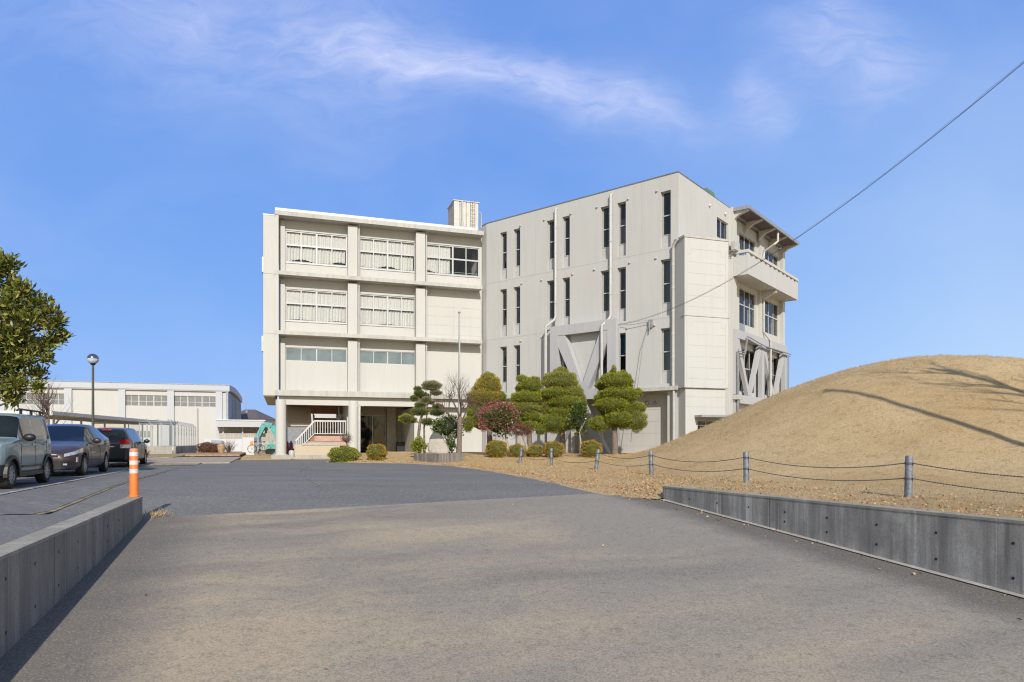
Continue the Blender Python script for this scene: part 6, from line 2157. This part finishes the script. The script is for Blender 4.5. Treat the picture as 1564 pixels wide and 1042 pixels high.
a0, a1 = Gy.s_at(330, 2.0), Gy.s_at(404, 2.0)
b = MB(); b.box(Gy, a0, a1, 2.0, -3.0, 2.72, 3.45); apart(b, 'canopy', 'gym_frame')
b = MB(); b.box(Gy, a0 - .05, a1 + .1, 2.1, -3.1, 3.451, 3.56); apart(b, 'roof_edge', 'coping')
b = MB(); b.box(Gy, a0 + .3, a1 + 3, 1.2, .9, 0, 2.0); apart(b, 'wall', 'pale_concrete')
b = MB(); b.box(Gy, a0 + .3, a1 + 1, .3, -3, 0, 2.719); apart(b, 'dark_recess', 'room')
b = MB()
for i in range(4): b.box(Gy, a0 + .6 + 2.1 * i, a0 + .75 + 2.1 * i, 1.1, .95, 2.001, 2.719)
apart(b, 'post', 'brace')
b = MB(); b.box(Gy, a1 - .6, a1 + .0, 1.9, 1.0, 2.0, 2.72); apart(b, 'end_post', 'gym_frame')
# house roof beyond
hs = thing('house', 'distant house with a dark hipped roof and an antenna beyond the annex', 'house', (X_at(372, 105), 105, 0))
zr, ze = Z_at(623.5, 105), Z_at(640, 105)
def hp(px, y, z): return (X_at(px, 105) , 105 + y, z)


b = MB()
e = [hp(338, 0, ze), hp(396, 0, ze), hp(396, 9, ze), hp(338, 9, ze)]; r0, r1 = hp(357, 4.5, zr), hp(373, 4.5, zr)
b.face([e[0], e[1], r1, r0]); b.face([e[1], e[2], r1]); b.face([e[2], e[3], r0, r1]); b.face([e[3], e[0], r0]); b.face(e[::-1])
b.build('roof', M['roof_dark'], hs)
b = MB(); b.hexa([hp(px, y, z) for z in (0, ze - .01) for y in (.5, 8.5) for px in (341, 393)]); b.build('wall', M['gym'], hs)
b = MB(); b.tube([hp(360, 4, zr - .5), hp(360, 4, zr + 2.6)], .04, 5)
for z in (1.2, 2.4): b.bar(hp(354, 4, zr + z), hp(366, 4, zr + z), .06)
b.build('antenna', M['steel'], hs)
b = MB(); b.hexa([hp(px, y, z) for z in (zr - 1.0, zr - .2) for y in (3, 3.6) for px in (363.5, 366.5)]); b.build('roof_unit', M['steel'], hs)
# building seen through the open ground floor
rb = thing('white_building', 'plain white building seen through the open ground floor behind the stairs', 'building', (X_at(455, 75), 76, 0))
b = MB(); b.hexa([(X_at(px, 76), 76 + y, z) for z in (0, 6.0) for y in (0, 6) for px in (424, 530)]); b.build('wall', M['gym'], rb)
b = MB(); b.hexa([(X_at(px, 75.6), 75.6 + y, z) for z in (0, 2.55) for y in (0, .3) for px in (430, 474)]); b.build('shutter', M['grey_pipe'], rb)
b = MB(); b.hexa([(X_at(px, 75.6), 75.6 + y, z) for z in (2.9, 3.0) for y in (-.1, .3) for px in (424, 530)]); b.build('band', M['joint'], rb)
# shed under the canopy walk and the canopy itself
wk = thing('covered_walkway', 'long level canopy roof on thin posts running behind the parked cars', 'canopy', (X_at(170, 48), 48, 0))
p0, p1 = Vector((X_at(80, 38), 38)), Vector((X_at(263.6, 58.5), 58.5))
d = (p1 - p0).normalized(); q = Vector((d.y, -d.x))
if q.x < 0: q = -q
b = MB(); P = []
for z in (2.50, 2.72):
    for t_ in (p0, p1):
        for o_ in (0, -3.2): P.append((*(t_ + q * o_), z))
b.hexa(P); b.build('roof', M['coping'], wk)
b = MB(); P = []
for z in (2.46, 2.499):
    for t_ in (p0, p1):
        for o_ in (-.05, -3.15): P.append((*(t_ + q * o_), z))
b.hexa(P); b.build('soffit', M['room'], wk)
for i in range(6):
    t_ = p0.lerp(p1, (i + .3) / 6) + q * -.4
    b = MB(); b.tube([(*t_, 0), (*t_, 2.46)], .06, 8); b.build('post', M['brace'], wk)
sh = thing('storage_shed', 'low white storage building with a grey window behind the mesh fence', 'building', (X_at(215, 62), 62, 0))
Sf = Fr(X_at(140, 60.5), 60.5, 14)
w0, w1 = Sf.s_at(207), Sf.s_at(231)
b = MB(); b.holes(Sf, 0, Sf.s_at(253), 0, 2.75, 0, -.2, [(w0, w1, 1.35, 2.0)]); b.box(Sf, 0.0, Sf.s_at(253), -.201, -4, 2.6, 2.75); b.build('wall', M['gym'], sh)
b = MB(); b.box(Sf, -.3, Sf.s_at(256), .3, -4, 2.751, 2.9); b.build('roof', M['brace'], sh)
b = MB(); b.box(Sf, Sf.s_at(145), Sf.s_at(192), .05, .001, 2.1, 2.5); b.build('sign_board', M['tan_slab'], sh)
window(Sf, w0, w1, 1.35, 2.0, -.05, (.5,), (), 'frosted', sh, bw=.05)
b = MB(); b.box(Sf, w0, w1, .04, .001, .35, 1.2); b.build('white_board', M['white'], sh)
b = MB(); b.box(Sf, Sf.s_at(246), Sf.s_at(260), .35, -.6, 0, 2.5); b.build('pillar', M['brace'], sh)
# low concrete wall with mesh fence
fn = thing('mesh_fence', 'pale green wire mesh fence with barbed wire arms on a low concrete wall', 'fence', (X_at(263, 52), 52, 0))
E0, E1, E2 = Vector((X_at(196, 50.5), 50.5)), Vector((X_at(263, 52), 52.0)), Vector((X_at(299, 66), 66.0))


def vwall(a, c, th, z0, z1):
    d = (c - a).normalized(); nn = Vector((d.y, -d.x)) * th / 2
    return [(*(p + s * nn), z) for z in (z0, z1) for s in (-1, 1) for p in (a, c)]


b = MB(); b.hexa(vwall(E0, E1, .15, -.1, .66)); b.build('base_wall', M['pale_concrete'], fn)
b = MB(); b.hexa(vwall(E1 + Vector((.12, .12)), E2, .15, -.1, .655)); b.build('base_wall', M['wall_dark'], fn)
for a, c, n in ((E0, E1, 4), (E1, E2, 9)):
    b = MB(); b.face([(*a, .67), (*c, .67), (*c, 2.35), (*a, 2.35)]); b.build('wire_mesh', M['mesh'], fn)
    for i in range(n + 1):
        t_ = a.lerp(c, i / n)
        if a is E1 and i == 0: continue
        b = MB(); b.tube([(*t_, .6), (*t_, 2.38), (t_.x - .22, t_.y - .22, 2.72)], .032, 6); b.build('post', M['alu'], fn)
    b = MB()
    for z, o_ in ((2.38, 0), (2.52, .09), (2.64, .17), (.7, 0)): b.tube([(a.x - o_, a.y - o_, z), (c.x - o_, c.y - o_, z)], .014, 5)
    b.build('wire', M['alu'], fn)
# shrubs, hoarding, machine by the building
def bsh(label, px, py, rx, rz, Y, mt='brown_leaf'):
    c = F(px, py, Y)
    root = thing('brown_shrub', label, 'shrub', (c[0], Y, .1))
    r = (rx / FPX * Y, rx / FPX * Y, rz / FPX * Y)
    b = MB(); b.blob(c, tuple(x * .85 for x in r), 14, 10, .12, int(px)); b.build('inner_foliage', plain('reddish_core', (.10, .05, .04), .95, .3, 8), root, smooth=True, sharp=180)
    p, nn = ell_points(c, r, 1600, (.88, 1.04)); np_mesh('leaves', leaves(p, nn, .10, .04, .6), 4, M[mt], root)


bsh('rounded reddish brown shrub beside the mesh fence', 315, 684.5, 13, 8.5, 55)
bsh('smaller reddish brown shrub touching the rounded one on its right', 328.5, 686, 9, 7, 54.5)
Y = 54
c = F(349, 685, Y)
root = thing('bare_shrub', 'bare twiggy grey brown shrub in front of the white hoarding', 'shrub', (c[0], Y, .1))
b = MB()
for k in range(42): branch_tree(b, Vector((c[0], Y, .1)), Vector((rnd.gauss(0, .45), rnd.gauss(0, .4), 1)).normalized(), .62, .02, 2, .35, (2, 3), .2)
b.build('branches', M['twig'], root)
b = MB(); ur = F(338, 684, 53.5); b.lathe((ur[0], 53.5, .1), [(.18, 0), (.26, .25), (.30, .55), (.24, .7), (.16, .74)], 16)
solo(b, 'urn', M['soil'], 'tan earthen urn standing between the brown shrubs', 'urn', (ur[0], 53.5, .1), smooth=True)
b = MB(); b.tube([(*F(340, 678, 55.5)[:2], Z_at(677, 55.5)), (*F(325, 676, 56)[:2], Z_at(675.5, 56))], .2, 10)
solo(b, 'white_pipe', M['alu'], 'thick pale pipe lying behind the brown shrubs', 'pipe', F(332, 680, 55.7))
ho = thing('hoarding', 'white construction hoarding panels in front of the annex', 'hoarding', (X_at(350, 61), 61, 0))
for i in range(5):
    pa_, pb_ = 312 + 11.6 * i, 312 + 11.6 * (i + 1) - .25
    b = MB(); b.hexa([(X_at(px, 61), 61 + y + .3 * i * .0, z) for z in (0, 1.26) for y in (0, .06) for px in (pa_, pb_)]); b.build('panel', M['hoarding'], ho)
b = MB(); b.hexa([(X_at(px, 57), 57 + y, z) for z in (-.1, 1.37) for y in (0, 1.2) for px in (370, 388)])
cab = solo(b, 'white_box', M['hoarding'], 'tall white site cabinet with an orange notice, right end of the hoarding', 'cabinet', (X_at(379, 57.5), 57.5, -.1))
b = MB(); b.hexa([(X_at(px, 56.985), 56.985 + y, z) for z in (.65, 1.05) for y in (0, .012) for px in (382.2, 387)]); b.build('notice', plain('orange_notice', (.7, .33, .12), .6), cab)
# excavator
Y = 58.0
ex = thing('excavator', 'small teal excavator with its arm folded down beside the left column', 'excavator', (X_at(424, Y), Y, 0))
def ep(px, py, dy=0): return Vector((X_at(px, Y), Y + dy, Z_at(py, Y)))


b = MB()
for pts, w_ in (([(424, 668), (416, 650.5), (405, 648.5)], .42), ):
    for a, c in zip(pts, pts[1:]): b.bar(ep(*a), ep(*c), .3, w_)
b.build('boom', M['teal'], ex, bevel=.03)
b = MB(); b.bar(ep(404.5, 647.5), ep(393, 669), .28, .40); b.build('arm', M['teal'], ex, bevel=.03)
b = MB(); b.prism(Fr(0, Y, 0), [(X_at(px, Y), Z_at(py, Y)) for px, py in ((390, 667), (397, 667), (398, 682), (396, 691), (388.5, 688), (388.5, 674))], .3, -.3); b.build('bucket', M['steel'], ex, bevel=.02)
b = MB(); b.bar(ep(402, 646.5, -.16), ep(411, 650, -.16), .09); b.bar(ep(398, 655, -.16), ep(394, 668, -.16), .09); b.build('hydraulic_ram', M['steel'], ex)
b = MB(); b.hexa([tuple(ep(px, py, dy)) for py in (690, 676) for dy in (-1, 1) for px in (414, 442)]); b.build('body', M['teal'], ex, bevel=.05)
b = MB(); b.hexa([tuple(ep(px, py, dy)) for py in (675.9, 652) for dy in (-.4, .6) for px in (424, 436)]); b.build('cab', M['car_glass'], ex, bevel=.05)
for dy in (-1.1, .7):
    b = MB(); b.prism(Fr(0, Y + dy, 0), [(X_at(412, Y), .2), (X_at(413, Y), -.02), (X_at(444, Y), -.02), (X_at(445, Y), .2), (X_at(444, Y), .42), (X_at(413, Y), .42)], 0, -.4); b.build('track', M['rubber'], ex, bevel=.04)


def bicycle(px, Y, label, mt, rz):
    r = thing('bicycle', label, 'bicycle', (X_at(px, Y), Y, .13), rz, 'bicycles beside the left column')
    for x in (-.52, .52):
        b = MB(); pts = [(x + .32 * math.cos(a), 0, .33 + .32 * math.sin(a)) for a in lin(0, 2 * PI, 20)]; b.tube(pts, .02, 6, cap=False)
        for k in range(6): b.tube([(x, 0, .33), (x + .31 * math.cos(k * PI / 3), 0, .33 + .31 * math.sin(k * PI / 3))], .005, 4)
        b.build('wheel', M['rubber'], r, local=True)
    b = MB()
    for a, c in (((-.52, .33), (-.12, .30)), ((-.12, .30), (-.26, .82)), ((-.26, .78), (.36, .72)), ((-.12, .3), (.40, .62)), ((-.52, .33), (-.25, .72)), ((.52, .33), (.34, .92))): b.tube([(a[0], 0, a[1]), (c[0], 0, c[1])], .02, 6)
    b.build('frame', mt, r, local=True)
    b = MB(); b.tube([(.34, -.26, .96), (.34, 0, .93), (.34, .26, .96)], .018, 6); b.build('handlebar', M['steel'], r, local=True)
    b = MB(); b.blob((-.28, 0, .87), (.14, .09, .04), 10, 6, 0); b.build('saddle', M['black'], r, local=True)
    b = MB(); b.hexa([(x, y, z) for z in (.65, .9) for y in (-.16, .16) for x in (.45, .75)]); b.build('basket', M['steel'], r, local=True)


bicycle(396, 52.5, 'silver framed bicycle parked in front of the excavator bucket', M['alu'], .3)
bicycle(409, 52.0, 'bicycle with a pale green frame leaning nearest the round column', plain('pale_green_paint', (.30, .62, .42), .4), .2)
# red cones and a bin near the column
for px, dy, lb in ((438.5, 0, 'dark red cone close to the round column'), (444.5, .2, 'dark red cone beside the low wall')):
    Y = 46.3 + dy
    x = X_at(px, Y)
    r = thing('traffic_cone', lb, 'cone', (x, Y, .16), group='red cones by the stairs')
    b = MB(); b.lathe((x, Y, .19), [(.17, 0), (.05, .85), (.03, .88)], 16); b.build('cone', M['cone_red'], r, smooth=True, sharp=50)
    b = MB(); b.hexa([(x + a, Y + c, z) for z in (.161, .19) for c in (-.2, .2) for a in (-.2, .2)]); b.build('base', M['cone_red'], r)
b = MB(); x = X_at(445.5, 41.5); b.lathe((x, 41.5, .1), [(.16, 0), (.18, .1), (.17, .32), (.12, .38), (.05, .40)], 14)
solo(b, 'bucket', M['alu'], 'small pale metal bucket at the corner of the low wall', 'bucket', (x, 41.5, .1), smooth=True)
# cart in the dark recess
cx_ = A.s_at(612, -5.0)
ct = thing('hand_cart', 'dark upright hand cart standing in the shaded entrance recess', 'cart', A.p(cx_, -5.0, .155))
b = MB(); b.box(A, cx_ - .3, cx_ + .3, -4.8, -5.15, .25, 1.0); b.build('bin', M['black'], ct, bevel=.03)
b = MB()
for s in (-.3, .27): b.bar(A.p(cx_ + s, -5.0, 1.0), A.p(cx_ + s - .03, -5.1, 1.6), .035)
b.build('handle', M['grey_pipe'], ct)
b = MB()
for s in (-.22, .22): b.lathe(A.p(cx_ + s, -4.9, .245), [(.08, -.03), (.08, .03)], 12, 'y')
b.build('wheels', M['rubber'], ct)
# thin utility pole beside the gym
x = X_at(302, 72)
b = MB(); b.tube([(x, 72, 0), (x, 72, Z_at(624, 72))], [.10, .07], 8)
solo(b, 'service_pole', M['pale_concrete'], 'thin pale service pole in front of the gymnasium wall', 'pole', (x, 72, 0), smooth=True)
for px, Y, zt_, lb in ((224.5, 51.5, 650, 'left of two thin white poles behind the low concrete wall'), (232.5, 51.8, 650, 'right of two thin white poles behind the low concrete wall')):
    x = X_at(px, Y); b = MB(); b.tube([(x, Y, 0), (x, Y, 2.35)], .05, 8); solo(b, 'white_pole', M['white'], lb, 'pole', (x, Y, 0), 'white poles behind the concrete wall', smooth=True)
# dry weeds and a shrub at the far end of the parking row
leafy('dry_shrub', 'small reddish dry shrub at the nose of the black minivan', 'shrub', (X_at(217, 34), 34, .5), (.3, .3, .45), 700, .09, .03, 'brown_leaf', [(X_at(217, 34), 34, 0), (X_at(217, 34), 34, .4)], .02, 'twig', sub=5, core_s=0)
